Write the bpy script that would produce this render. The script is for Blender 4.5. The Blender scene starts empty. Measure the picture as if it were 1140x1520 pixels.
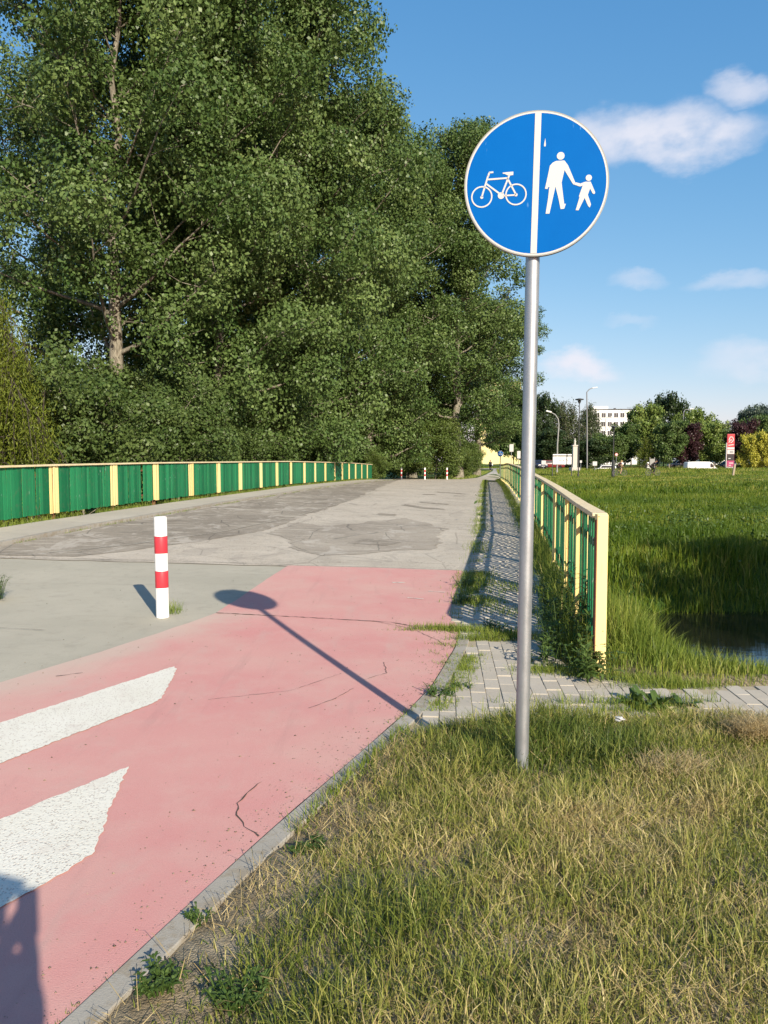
import bpy, bmesh, math, random
import numpy as np
from mathutils import Vector, Matrix, Quaternion

random.seed(7)
rng = np.random.default_rng(7)
S = bpy.context.scene
C = S.collection
R = math.radians

# ------------------------------------------------------------------ camera
EYE = 1.5
cd = bpy.data.cameras.new('camera')
cam = bpy.data.objects.new('camera', cd)
C.objects.link(cam)
cam.location = (0, 0, EYE)
cam.rotation_euler = (R(90) - math.atan(75 / 1140), 0, 0)
cd.sensor_fit = 'VERTICAL'
cd.sensor_height = 36
cd.sensor_width = 24
cd.lens = 27
cd.clip_start = 0.01
cd.clip_end = 3000
S.camera = cam
S.render.resolution_x, S.render.resolution_y = 768, 1024

# ------------------------------------------------------------------ light
SUN_EL = R(27.7)
sun_dir = Vector((0.4216 * math.cos(SUN_EL), -0.9068 * math.cos(SUN_EL), math.sin(SUN_EL)))
sl = bpy.data.lights.new('sun', 'SUN')
sl.energy = 4.4
sl.angle = R(0.53)
sl.color = (1.0, 0.905, 0.74)
sun = bpy.data.objects.new('sun', sl)
C.objects.link(sun)
sun.rotation_euler = sun_dir.to_track_quat('Z', 'Y').to_euler()
sun.location = (30, -60, 40)

S.view_settings.view_transform = 'Standard'
S.view_settings.look = 'None'
S.view_settings.exposure = 0.88
S.view_settings.gamma = 1.0
S.view_settings.use_curve_mapping = False

W = bpy.data.worlds.new('World')
S.world = W
W.use_nodes = True


# ------------------------------------------------------------------ node helper
class NT:
    def __init__(self, tree):
        self.t = tree
        self.n = tree.nodes
        self.l = tree.links
        self._pos = None

    def set(self, sock, v):
        if isinstance(v, bpy.types.NodeSocket):
            self.l.new(v, sock)
        elif v is not None:
            if sock.type == 'RGBA' and hasattr(v, '__len__') and len(v) == 3:
                v = (*v, 1)
            elif sock.type == 'RGBA' and not hasattr(v, '__len__'):
                v = (v, v, v, 1)
            sock.default_value = v

    def math(self, op, a, b=None, c=None, clamp=False):
        n = self.n.new('ShaderNodeMath')
        n.operation = op
        n.use_clamp = clamp
        for i, v in enumerate((a, b, c)):
            self.set(n.inputs[i], v)
        return n.outputs[0]

    def vmath(self, op, a, b=None):
        n = self.n.new('ShaderNodeVectorMath')
        n.operation = op
        self.set(n.inputs[0], a)
        if b is not None:
            self.set(n.inputs[1], b)
        return n.outputs['Value'] if op in ('DOT_PRODUCT', 'LENGTH') else n.outputs[0]

    def pos(self):
        if self._pos is None:
            self._pos = self.n.new('ShaderNodeNewGeometry').outputs['Position']
        return self._pos

    def obj(self):
        return self.n.new('ShaderNodeTexCoord').outputs['Object']

    def scaled(self, v, s):
        n = self.n.new('ShaderNodeMapping')
        self.set(n.inputs['Vector'], v)
        n.inputs['Scale'].default_value = s
        return n.outputs[0]

    def noise(self, scale, detail=4, rough=0.55, vec=None, dist=0.0):
        n = self.n.new('ShaderNodeTexNoise')
        self.set(n.inputs['Vector'], vec if vec is not None else self.pos())
        n.inputs['Scale'].default_value = scale
        n.inputs['Detail'].default_value = detail
        n.inputs['Roughness'].default_value = rough
        n.inputs['Distortion'].default_value = dist
        return n.outputs[0]

    def voro(self, scale, vec=None, feature='F1', out='Distance'):
        n = self.n.new('ShaderNodeTexVoronoi')
        n.feature = feature
        self.set(n.inputs['Vector'], vec if vec is not None else self.pos())
        n.inputs['Scale'].default_value = scale
        return n.outputs[out]

    def ramp(self, fac, stops):
        n = self.n.new('ShaderNodeValToRGB')
        self.set(n.inputs[0], fac)
        e = n.color_ramp.elements
        while len(e) < len(stops):
            e.new(0.5)
        for k, (p, c) in enumerate(stops):
            e[k].position = p
            e[k].color = (c, c, c, 1) if not hasattr(c, '__len__') else (*c, 1)
        return n.outputs[0]

    def step(self, fac, a, b):
        n = self.n.new('ShaderNodeMapRange')
        n.interpolation_type = 'SMOOTHSTEP'
        self.set(n.inputs[0], fac)
        n.inputs[1].default_value = a
        n.inputs[2].default_value = b
        return n.outputs[0]

    def mix(self, fac, a, b, mode='MIX'):
        n = self.n.new('ShaderNodeMix')
        n.data_type = 'RGBA'
        n.blend_type = mode
        self.set(n.inputs[0], fac)
        self.set(n.inputs[6], a)
        self.set(n.inputs[7], b)
        return n.outputs[2]

    def attr(self, name):
        n = self.n.new('ShaderNodeAttribute')
        n.attribute_name = name
        return n.outputs['Fac']

    def rand(self):
        return self.n.new('ShaderNodeObjectInfo').outputs['Random']

    def bump(self, h, strength=0.4, dist=0.01):
        n = self.n.new('ShaderNodeBump')
        n.inputs['Strength'].default_value = strength
        n.inputs['Distance'].default_value = dist
        self.set(n.inputs['Height'], h)
        return n.outputs[0]


MATS = {}


def mat(name, fn):
    m = bpy.data.materials.new(name)
    m.use_nodes = True
    m.node_tree.nodes.clear()
    nt = NT(m.node_tree)
    out = nt.n.new('ShaderNodeOutputMaterial')
    r = fn(nt)
    p = nt.n.new('ShaderNodeBsdfPrincipled')
    nt.set(p.inputs['Base Color'], r['c'])
    nt.set(p.inputs['Roughness'], r.get('r', 0.8))
    nt.set(p.inputs['Metallic'], r.get('m', 0.0))
    nt.set(p.inputs['Specular IOR Level'], r.get('s', 0.35))
    if 'n' in r:
        nt.set(p.inputs['Normal'], r['n'])
    sh = p.outputs[0]
    if 't' in r:
        tr = nt.n.new('ShaderNodeBsdfTranslucent')
        nt.set(tr.inputs[0], r.get('tc', r['c']))
        mx = nt.n.new('ShaderNodeMixShader')
        mx.inputs[0].default_value = r['t']
        nt.l.new(sh, mx.inputs[1])
        nt.l.new(tr.outputs[0], mx.inputs[2])
        sh = mx.outputs[0]
    nt.l.new(sh, out.inputs[0])
    MATS[name] = m
    return m


def plain(name, col, rough=0.6, metal=0.0, spec=0.4, var=0.18, scale=6, bump=0.0):
    def f(n):
        z = n.noise(scale, 5, 0.6)
        c = n.mix(z, tuple(v * (1 - var) for v in col), tuple(min(1, v * (1 + var)) for v in col))
        d = dict(c=c, r=rough, m=metal, s=spec)
        if bump:
            d['n'] = n.bump(n.noise(scale * 12, 3), bump, 0.004)
        return d
    return mat(name, f)


# ------------------------------------------------------------------ sky with clouds
w = NT(W.node_tree)
w.n.clear()
wout = w.n.new('ShaderNodeOutputWorld')
bg = w.n.new('ShaderNodeBackground')
sky = w.n.new('ShaderNodeTexSky')
sky.sky_type = 'NISHITA'
sky.sun_disc = False
sky.sun_elevation = SUN_EL
sky.sun_rotation = math.atan2(sun_dir.x, sun_dir.y)
sky.air_density = 1.0
sky.dust_density = 0.6
sky.ozone_density = 2.0
wdir = w.n.new('ShaderNodeTexCoord').outputs['Generated']
nz1 = w.n.new('ShaderNodeTexNoise')
nz1.inputs['Scale'].default_value = 9
nz1.inputs['Detail'].default_value = 8
nz1.inputs['Roughness'].default_value = 0.6
w.l.new(w.scaled(wdir, (1, 1, 1.9)), nz1.inputs['Vector'])
nv = w.vmath('SUBTRACT', nz1.outputs['Color'], (0.5, 0.5, 0.5))
nsc = w.n.new('ShaderNodeVectorMath')
nsc.operation = 'SCALE'
w.l.new(nv, nsc.inputs[0])
nsc.inputs['Scale'].default_value = 0.065
wd = w.vmath('ADD', wdir, nsc.outputs[0])
# every cloud: azimuth, elevation (degrees, azimuth from +Y to +X), half width, half height, density
CLOUDS = [(18.2, 21.3, 4.4, 1.6, .92), (21.0, 20.6, 4.0, 1.3, .95), (15.2, 21.9, 3.4, 1.0, 0.75), (24.4, 23.1, 1.8, 0.9, 0.7),
          (14.2, 6.7, 2.2, 0.85, 1.0), (18.0, 12.6, 1.7, 0.55, 0.38), (24.3, 12.0, 2.4, 0.55, 0.4),
          (25.6, 6.5, 3.2, 1.0, 0.5), (17.4, 9.4, 1.6, 0.4, 0.22), (34, 9.5, 5, 1.6, 0.7), (41, 20, 5.5, 2, 0.7),
          (-38, 12, 6, 2, 0.7), (-60, 24, 7, 2.6, 0.6), (70, 16, 7, 2.4, 0.7), (110, 24, 8, 2.6, 0.6),
          (160, 30, 8, 3, 0.6), (-110, 18, 8, 2.5, 0.6), (-150, 28, 7, 2.5, 0.6), (60, 45, 7, 4, 0.5), (-20, 55, 7, 4, 0.5)]
total = None
for az, el, hw, hh, den in CLOUDS:
    a, e = R(az), R(el)
    f = Vector((math.sin(a) * math.cos(e), math.cos(a) * math.cos(e), math.sin(e)))
    r_ = Vector((math.cos(a), -math.sin(a), 0))
    u_ = r_.cross(f)
    da = w.math('DIVIDE', w.vmath('DOT_PRODUCT', wd, tuple(r_)), math.sin(R(hw)))
    db = w.math('DIVIDE', w.math('SUBTRACT', w.vmath('DOT_PRODUCT', wd, tuple(u_)), 0.0), math.sin(R(hh)))
    q = w.math('ADD', w.math('MULTIPLY', da, da), w.math('MULTIPLY', db, db))
    mk = w.step(q, 2.1, -0.2)
    fr = w.math('GREATER_THAN', w.vmath('DOT_PRODUCT', wdir, tuple(f)), 0.5)
    mk = w.math('MULTIPLY', w.math('MULTIPLY', mk, fr), den)
    total = mk if total is None else w.math('MAXIMUM', total, mk)
nz2 = w.n.new('ShaderNodeTexNoise')
nz2.inputs['Scale'].default_value = 26
nz2.inputs['Detail'].default_value = 6
w.l.new(w.scaled(wdir, (1, 1, 1.6)), nz2.inputs['Vector'])
soft = w.math('MULTIPLY', total, w.step(nz2.outputs[0], 0.02, 0.62), clamp=True)
# the sky of this camera: deeper blue overhead, paler and flatter towards the horizon
sp_ = w.n.new('ShaderNodeSeparateColor')
w.l.new(sky.outputs[0], sp_.inputs[0])
cb_ = w.n.new('ShaderNodeCombineColor')
for k_, (ga, am) in enumerate(((1.22, .86), (.74, .60), (.48, .60))):
    w.l.new(w.math('MULTIPLY', w.math('POWER', w.math('MULTIPLY', sp_.outputs[k_], .105), ga), am / .105), cb_.inputs[k_])
skyc = w.mix(soft, cb_.outputs[0], (4.5, 4.5, 4.95))
w.l.new(skyc, bg.inputs[0])
bg.inputs[1].default_value = 0.105
w.l.new(bg.outputs[0], wout.inputs[0])

# ------------------------------------------------------------------ materials


def m_asphalt(dark):
    lo_, hi_ = {0: ((0.435, 0.378, 0.302), (0.555, 0.487, 0.395)), 1: ((0.225, 0.190, 0.146), (0.32, 0.275, 0.215)), 2: ((0.295, 0.252, 0.198), (0.395, 0.342, 0.272))}[int(dark)]

    def f(n):
        big = n.noise(0.55, 5, 0.6)
        mid = n.noise(5, 5, 0.65)
        speck = n.voro(60)
        fine = n.noise(110, 3, .7)
        a, b = lo_, hi_
        c = n.mix(n.step(big, 0.3, 0.7), a, b)
        c = n.mix(n.math('MULTIPLY', n.step(mid, 0.5, 0.75), 0.5), c, (0.50, 0.455, 0.39))
        c = n.mix(n.math('MULTIPLY', n.step(fine, 0.45, 0.62), 0.55), c, (0.085, 0.08, 0.078))
        c = n.mix(n.math('MULTIPLY', n.step(speck, 0.30, 0.05), 0.5), c, (0.46, 0.43, 0.39))
        st = n.noise(1.3, 3, 0.5, vec=n.scaled(n.pos(), (1.0, 3.5, 1)))
        c = n.mix(n.math('MULTIPLY', n.step(st, 0.52, 0.72), 0.45), c, (0.50, 0.445, 0.365))
        isl = n.noise(2.1, 7, 0.7, vec=n.scaled(n.pos(), (1, .55, 1)), dist=.5)
        c = n.mix(n.math('MULTIPLY', n.step(isl, 0.53, 0.60), 0.6 if dark else 0.45), c, (0.45, 0.405, 0.345) if dark else (0.31, 0.275, 0.23))
        dk = n.noise(7, 6, .75, vec=n.scaled(n.pos(), (1, .5, 1)))
        c = n.mix(n.math('MULTIPLY', n.step(dk, 0.56, 0.66), 0.4), c, (0.17, 0.148, 0.122))
        # hairline cracks
        ed = n.voro(0.8, vec=n.vmath('ADD', n.pos(), n.scaled(n.n.new('ShaderNodeTexNoise').outputs['Color'], (0.3, 0.3, 0.3))), feature='DISTANCE_TO_EDGE')
        c = n.mix(n.math('MULTIPLY', n.step(ed, 0.012, 0.004), 0.55 if dark else 0.3), c, (0.075, 0.07, 0.06))
        h = n.math('ADD', n.math('MULTIPLY', fine, 1.0), n.math('MULTIPLY', mid, 1.2))
        return dict(c=c, r=0.9, n=n.bump(h, 0.55, 0.006), s=0.25)
    return f


mat('asphalt', m_asphalt(False))
mat('asphalt_dark', m_asphalt(True))
mat('asphalt_worn', m_asphalt(2))



def f_concrete(base, alt, stain=0.4):
    def f(n):
        big = n.noise(0.8, 5, 0.6)
        mid = n.noise(7, 6, 0.65)
        fine = n.noise(140, 2)
        c = n.mix(n.step(big, 0.3, 0.7), base, alt)
        c = n.mix(n.math('MULTIPLY', n.step(mid, 0.5, 0.72), stain), c, tuple(v * 0.78 for v in base))
        c = n.mix(n.math('MULTIPLY', n.step(fine, 0.5, 0.7), 0.25), c, tuple(v * 0.6 for v in base))
        tr = n.noise(1.0, 4, 0.6, vec=n.scaled(n.pos(), (0.8, 6, 1)))
        c = n.mix(n.math('MULTIPLY', n.step(tr, 0.55, 0.72), 0.35), c, tuple(v * 0.7 for v in alt))
        return dict(c=c, r=0.88, n=n.bump(n.math('ADD', fine, n.math('MULTIPLY', mid, 0.8)), 0.3, 0.004), s=0.25)
    return f


mat('concrete', f_concrete((0.335, 0.312, 0.250), (0.39, 0.36, 0.29)))
mat('sidewalk_concrete', f_concrete((0.38, 0.345, 0.285), (0.44, 0.40, 0.33)))


def f_kerb(n):
    d = f_concrete((0.29, 0.27, 0.235), (0.37, 0.345, 0.30))(n)
    d['c'] = n.mix(n.math('MULTIPLY', n.rand(), 0.35), d['c'], (0.33, 0.30, 0.25))
    d['c'] = n.mix(n.math('MULTIPLY', n.step(n.noise(9, 6, .7), .46, .60), .7), d['c'], (0.25, 0.205, 0.145))
    return d


mat('kerb_stone', f_kerb)


def f_paver(n):
    d = f_concrete((0.37, 0.33, 0.27), (0.44, 0.395, 0.325), 0.3)(n)
    d['c'] = n.mix(n.math('MULTIPLY', n.rand(), 0.5), d['c'], n.mix(n.rand(), (0.29, 0.26, 0.225), (0.45, 0.41, 0.35)))
    return d


mat('paver_concrete', f_paver)


def f_red(n):
    big = n.noise(0.7, 5, 0.6)
    mid = n.noise(4.0, 6, 0.65)
    fine = n.noise(170, 2)
    c = n.mix(n.step(big, 0.32, 0.68), (0.51, 0.225, 0.21), (0.53, 0.275, 0.245))
    c = n.mix(n.math('MULTIPLY', n.step(mid, 0.42, 0.72), 0.32), c, (0.52, 0.345, 0.295))
    vb = n.noise(.45, 4, .6)
    c = n.mix(n.math('MULTIPLY', n.step(vb, .45, .65), .55), c, (0.52, 0.34, 0.285))
    st = n.noise(1.1, 5, 0.6, vec=n.scaled(n.pos(), (4.0, 1.2, 1)), dist=0.6)
    c = n.mix(n.math('MULTIPLY', n.step(st, 0.52, 0.76), 0.40), c, (0.45, 0.325, 0.28))
    ty = n.noise(1.6, 4, .6, vec=n.scaled(n.pos(), (5.0, .5, 1)))
    c = n.mix(n.math('MULTIPLY', n.step(ty, .55, .75), .22), c, (0.30, 0.17, 0.16))
    c = n.mix(n.math('MULTIPLY', n.step(fine, 0.55, 0.72), 0.25), c, (0.34, 0.14, 0.13))
    sx = n.n.new('ShaderNodeSeparateXYZ')
    n.set(sx.inputs[0], n.pos())
    dd = n.math('SUBTRACT', n.math('MULTIPLY', n.math('ADD', sx.outputs[0], 1.6), .916), n.math('MULTIPLY', n.math('SUBTRACT', sx.outputs[1], 7.23), .402))
    dd = n.math('ADD', dd, n.math('MULTIPLY', n.math('SUBTRACT', n.noise(2.2, 5, .65), .5), .8))
    fd = n.math('MULTIPLY', n.step(dd, .62, -.05), n.step(sx.outputs[1], 7.5, 7.0))
    c = n.mix(n.math('MULTIPLY', fd, .85), c, (0.46, 0.365, 0.30))
    gt = n.noise(420, 2)
    c = n.mix(n.math('MULTIPLY', n.step(gt, .5, .66), .3), c, (0.62, 0.42, 0.38))
    lw = n.noise(14, 6, .7)
    c = n.mix(n.math('MULTIPLY', n.step(lw, .55, .70), .22), c, (0.42, 0.285, 0.24))
    vt = n.voro(34)
    c = n.mix(n.math('MULTIPLY', n.step(vt, 0.05, 0.02), 0.8), c, (0.14, 0.08, 0.07))
    return dict(c=c, r=0.86, n=n.bump(n.math('ADD', fine, mid), 0.35, 0.004), s=0.25)


mat('red_coating', f_red)


def f_fade(n):
    z = n.noise(3.0, 6, 0.65)
    fine = n.noise(150, 2)
    c = n.mix(n.step(z, 0.35, 0.65), (0.50, 0.31, 0.27), (0.44, 0.355, 0.295))
    c = n.mix(n.math('MULTIPLY', n.step(fine, 0.55, 0.72), 0.2), c, (0.30, 0.20, 0.18))
    return dict(c=c, r=0.88, s=0.25, n=n.bump(fine, 0.3, 0.004))


mat('red_coating_worn', f_fade)


def f_marking(n):
    z = n.noise(3, 5)
    sp = n.voro(62, vec=n.scaled(n.pos(), (1.6, 1.0, 1)))
    sp2 = n.noise(48, 3, 0.6)
    c = n.mix(z, (0.60, 0.57, 0.48), (0.70, 0.68, 0.61))
    mk = n.math('MULTIPLY', n.step(sp, 0.40, 0.28), n.step(sp2, 0.45, 0.52))
    c = n.mix(n.math('MULTIPLY', mk, 0.62), c, (0.40, 0.32, 0.27))
    c = n.mix(n.math('MULTIPLY', n.step(n.noise(5, 5, .7), .55, .7), .3), c, (0.50, 0.42, 0.36))
    return dict(c=c, r=0.75, n=n.bump(n.math('SUBTRACT', n.noise(90, 3), mk), 0.6, 0.004), s=0.3)


mat('white_marking', f_marking)


def f_green(n):
    r = n.rand()
    lp = n.obj()
    gr = n.noise(7, 5, 0.6, vec=n.scaled(lp, (9, 9, 0.7)))
    c = n.mix(r, (0.005, 0.098, 0.038), (0.020, 0.205, 0.080))
    c = n.mix(n.math('MULTIPLY', n.step(gr, 0.5, 0.75), 0.6), c, (0.010, 0.085, 0.045))
    pl = n.noise(26, 4, 0.7, vec=n.scaled(n.pos(), (1, 1, 0.28)))
    pk = n.noise(1.7, 3)
    mk = n.math('MULTIPLY', n.step(pl, 0.64, 0.68), n.step(pk, 0.5, 0.62))
    c = n.mix(mk, c, (0.30, 0.36, 0.34))
    dz = n.math('MULTIPLY', n.step(n.noise(11, 4), 0.52, 0.7), 0.25)
    c = n.mix(dz, c, (0.09, 0.12, 0.07))
    return dict(c=c, r=0.55, s=0.22, n=n.bump(gr, 0.25, 0.004))


mat('green_paint', f_green)


def f_yellow(n):
    r = n.rand()
    gr = n.noise(7, 5, 0.6, vec=n.scaled(n.obj(), (9, 9, 0.8)))
    c = n.mix(r, (0.74, 0.57, 0.22), (0.82, 0.67, 0.32))
    c = n.mix(n.math('MULTIPLY', n.step(gr, 0.55, 0.75), 0.4), c, (0.55, 0.40, 0.17))
    ch = n.voro(14)
    c = n.mix(n.math('MULTIPLY', n.step(ch, 0.09, 0.05), 0.9), c, (0.20, 0.10, 0.05))
    return dict(c=c, r=0.55, s=0.35, n=n.bump(gr, 0.2, 0.004))


mat('yellow_paint', f_yellow)


def f_rail(n):
    gr = n.noise(6, 5, 0.65)
    c = n.mix(n.step(gr, 0.35, 0.65), (0.62, 0.50, 0.29), (0.70, 0.58, 0.38))
    c = n.mix(n.math('MULTIPLY', n.step(n.noise(30, 4), 0.52, 0.66), 0.6), c, (0.36, 0.29, 0.22))
    return dict(c=c, r=0.75, s=0.3, n=n.bump(gr, 0.3, 0.005))


mat('weathered_rail', f_rail)


def f_steel(n):
    z = n.noise(30, 5, 0.6, vec=n.scaled(n.pos(), (1, 1, 0.25)))
    sp = n.noise(75, 3, .7)
    c = n.mix(z, (0.33, 0.35, 0.37), (0.47, 0.49, 0.51))
    c = n.mix(0.18, c, sp, 'MULTIPLY')
    rz_ = n.math('ADD', n.math('MULTIPLY', z, 0.25), 0.36)
    return dict(c=c, r=rz_, m=0.75, s=0.5, n=n.bump(n.noise(60, 3), 0.08, 0.003))


mat('galvanised_steel', f_steel)


def f_blue(n):
    z = n.noise(9, 5, 0.6)
    c = n.mix(z, (0.0005, 0.088, 0.33), (0.001, 0.104, 0.37))
    sc = n.noise(40, 2, 0.5, vec=n.scaled(n.pos(), (1, 1, 0.3)))
    c = n.mix(n.math('MULTIPLY', n.step(sc, 0.73, 0.78), 0.35), c, (0.15, 0.32, 0.52))
    return dict(c=c, r=0.5, s=0.03)


mat('blue_film', f_blue)
plain('white_film', (0.46, 0.455, 0.44), 0.45, var=0.06)
plain('white_paint', (0.78, 0.77, 0.74), 0.5, var=0.07, scale=18)
plain('red_film', (0.50, 0.035, 0.05), 0.45, var=0.15, scale=25)
plain('dark_metal', (0.035, 0.037, 0.04), 0.55, var=0.2)
plain('rust', (0.17, 0.06, 0.03), 0.85, var=0.3, scale=20)
plain('lamp_grey', (0.24, 0.24, 0.225), 0.55, var=0.1)
plain('stone_pale', (0.46, 0.43, 0.38), 0.85, var=0.15)
plain('white_wall', (0.74, 0.73, 0.70), 0.85, var=0.05, scale=1)
plain('yellow_wall', (0.70, 0.60, 0.28), 0.85, var=0.06, scale=1)
plain('dark_roof', (0.06, 0.065, 0.075), 0.7, var=0.2)
plain('black_rubber', (0.012, 0.012, 0.012), 0.8, var=0.2)
plain('black_cloth', (0.015, 0.014, 0.016), 0.9, var=0.3, scale=14)
plain('maroon_cloth', (0.045, 0.012, 0.018), 0.9, var=0.3, scale=14)
plain('blue_cloth', (0.04, 0.06, 0.12), 0.9, var=0.2, scale=14)
plain('white_cloth', (0.66, 0.66, 0.64), 0.9, var=0.1, scale=14)
plain('grey_cloth', (0.20, 0.20, 0.21), 0.9, var=0.2, scale=14)
plain('skin', (0.50, 0.30, 0.21), 0.55, var=0.08, scale=20)
plain('brown_hair', (0.05, 0.028, 0.015), 0.6, var=0.3, scale=60)
plain('blond_hair', (0.38, 0.26, 0.12), 0.6, var=0.2, scale=60)
plain('plastic_black', (0.02, 0.02, 0.022), 0.35, var=0.1)
plain('car_white', (0.76, 0.76, 0.75), 0.25, spec=0.5, var=0.02)
plain('car_blue', (0.018, 0.022, 0.05), 0.22, spec=0.5, var=0.05)
plain('car_red', (0.14, 0.012, 0.014), 0.25, spec=0.5, var=0.05)
plain('car_grey', (0.10, 0.12, 0.14), 0.25, spec=0.5, var=0.05)
plain('car_silver', (0.42, 0.43, 0.44), 0.3, metal=0.4, spec=0.5, var=0.05)
plain('car_glass', (0.012, 0.015, 0.018), 0.08, spec=0.6, var=0.05)
plain('lamp_glass', (0.55, 0.55, 0.53), 0.2, spec=0.6, var=0.02)
plain('tail_red', (0.35, 0.01, 0.01), 0.25, spec=0.6, var=0.02)
plain('pylon_red', (0.38, 0.022, 0.032), 0.45, var=0.06)
plain('pylon_magenta', (0.28, 0.03, 0.10), 0.45, var=0.1)
plain('info_blue', (0.02, 0.05, 0.30), 0.5, var=0.1)
plain('ink', (0.05, 0.045, 0.045), 0.7, var=0.2)
plain('wood_grey', (0.30, 0.25, 0.18), 0.85, var=0.25, scale=12, bump=0.4)
plain('crack_dirt', (0.075, 0.055, 0.042), 0.95, var=0.4, scale=25)
plain('window_glass', (0.045, 0.05, 0.055), 0.15, spec=0.5, var=0.2, scale=0.6)
plain('steel_grey', (0.22, 0.22, 0.22), 0.5, metal=0.5, var=0.1)


def f_soil(n):
    a = n.noise(2.5, 6, 0.65)
    b = n.noise(30, 5, 0.7)
    c = n.mix(n.step(a, 0.35, 0.65), (0.20, 0.155, 0.095), (0.33, 0.275, 0.19))
    c = n.mix(n.math('MULTIPLY', n.step(b, 0.45, 0.7), 0.6), c, (0.11, 0.085, 0.05))
    # past the stream the sheet carries short turf
    sx = n.n.new('ShaderNodeSeparateXYZ')
    n.set(sx.inputs[0], n.pos())
    g1 = n.noise(0.12, 5, 0.6)
    g2 = n.noise(1.4, 6, 0.7)
    turf = n.mix(n.step(g1, 0.35, 0.68), (0.045, 0.085, 0.014), (0.085, 0.115, 0.024))
    turf = n.mix(n.math('MULTIPLY', n.step(g2, 0.45, 0.7), 0.5), turf, (0.035, 0.06, 0.014))
    c = n.mix(n.step(n.math('ADD', sx.outputs[1], n.math('MULTIPLY', n.noise(0.9, 3), 2)), 6.2, 8.5), c, turf)
    return dict(c=c, r=0.95, n=n.bump(n.math('ADD', b, n.noise(120, 2)), 0.7, 0.015), s=0.15)


mat('soil', f_soil)
plain('joint_sand', (0.33, 0.28, 0.20), 0.95, var=0.25, scale=9, bump=0.5)


def f_water(n):
    z = n.noise(2.2, 4, 0.6, vec=n.scaled(n.pos(), (1, 2.2, 1)))
    return dict(c=(0.010, 0.011, 0.008), r=0.04, s=0.5, n=n.bump(z, 0.12, 0.03))


mat('stream_water', f_water)


def f_leaf(dark, light, t=0.22, rough=0.42):
    def f(n):
        a = n.attr('tint')
        c = n.ramp(a, [(0.0, dark), (0.75, tuple((p + q) / 2 for p, q in zip(dark, light))), (1.0, light)])
        return dict(c=c, r=rough, s=0.22, t=t, tc=n.mix(0.5, c, (0.10, 0.16, 0.02)))
    return f


mat('poplar_leaf', f_leaf((0.040, 0.082, 0.018), (0.195, 0.262, 0.085), 0.22, 0.42))
mat('willow_leaf', f_leaf((0.10, 0.135, 0.014), (0.21, 0.24, 0.040), 0.3))
mat('bush_leaf', f_leaf((0.045, 0.080, 0.018), (0.14, 0.19, 0.06)))
mat('bright_bush_leaf', f_leaf((0.060, 0.10, 0.02), (0.15, 0.19, 0.05)))
mat('birch_leaf', f_leaf((0.048, 0.068, 0.028), (0.09, 0.105, 0.045)))
mat('far_green_leaf', f_leaf((0.055, 0.098, 0.026), (0.15, 0.205, 0.06)))
mat('far_dark_leaf', f_leaf((0.026, 0.048, 0.018), (0.058, 0.085, 0.030)))
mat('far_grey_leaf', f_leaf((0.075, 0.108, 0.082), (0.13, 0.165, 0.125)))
mat('light_green_leaf', f_leaf((0.10, 0.16, 0.028), (0.26, 0.31, 0.09)))
mat('yellow_leaf', f_leaf((0.30, 0.29, 0.03), (0.60, 0.56, 0.10)))
mat('plum_leaf', f_leaf((0.028, 0.012, 0.014), (0.060, 0.024, 0.028), 0.08))
mat('hedge_leaf', f_leaf((0.055, 0.065, 0.018), (0.12, 0.115, 0.04)))
mat('weed_leaf', f_leaf((0.045, 0.085, 0.018), (0.13, 0.19, 0.05), 0.25))
mat('blossom', f_leaf((0.45, 0.45, 0.30), (0.62, 0.62, 0.48), 0.2, 0.7))


def f_grass(stops, t=0.3):
    def f(n):
        c = n.ramp(n.attr('tint'), stops)
        return dict(c=c, r=0.5, s=0.3, t=t)
    return f


mat('verge_grass', f_grass([(0.0, (0.085, 0.125, 0.022)), (0.35, (0.21, 0.232, 0.045)), (0.6, (0.33, 0.315, 0.085)), (0.8, (0.48, 0.41, 0.165)), (1.0, (0.64, 0.55, 0.29))]))
mat('bank_grass', f_grass([(0.0, (0.08, 0.135, 0.017)), (0.5, (0.19, 0.245, 0.036)), (0.85, (0.31, 0.32, 0.07)), (1.0, (0.46, 0.39, 0.17))]))
mat('meadow_grass', f_grass([(0.0, (0.042, 0.086, 0.006)), (0.5, (0.100, 0.158, 0.011)), (0.85, (0.185, 0.22, 0.025)), (1.0, (0.30, 0.28, 0.065))]))
mat('straw', f_grass([(0.0, (0.29, 0.205, 0.085)), (1.0, (0.62, 0.49, 0.23))], 0.2))
mat('golden_hay', f_grass([(0.0, (0.33, 0.24, 0.11)), (1.0, (0.68, 0.54, 0.28))], 0.3))


def f_bark(n):
    z = n.noise(6, 6, 0.7, vec=n.scaled(n.pos(), (3, 3, 0.6)))
    c = n.mix(n.step(z, 0.35, 0.65), (0.10, 0.088, 0.065), (0.27, 0.245, 0.19))
    return dict(c=c, r=0.9, n=n.bump(z, 0.7, 0.03), s=0.2)


mat('poplar_bark', f_bark)
plain('dark_bark', (0.055, 0.045, 0.035), 0.9, var=0.35, scale=8, bump=0.5)

# ------------------------------------------------------------------ object helpers


def tag(o, label=None, cat=None, group=None, kind=None):
    for k, v in (('label', label), ('category', cat), ('group', group), ('kind', kind)):
        if v:
            o[k] = v
    return o


def thing(name, loc, label, cat, group=None, rz_=0.0):
    o = bpy.data.objects.new(name, None)
    o.empty_display_size = 0.2
    C.objects.link(o)
    o.location = loc
    o.rotation_euler = (0, 0, rz_)
    return tag(o, label, cat, group)


def link(name, me, parent=None, loc=(0, 0, 0), rot=None):
    o = bpy.data.objects.new(name, me)
    C.objects.link(o)
    if parent is not None:
        o.parent = parent
    o.location = loc
    if rot is not None:
        o.rotation_euler = rot
    return o


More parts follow.
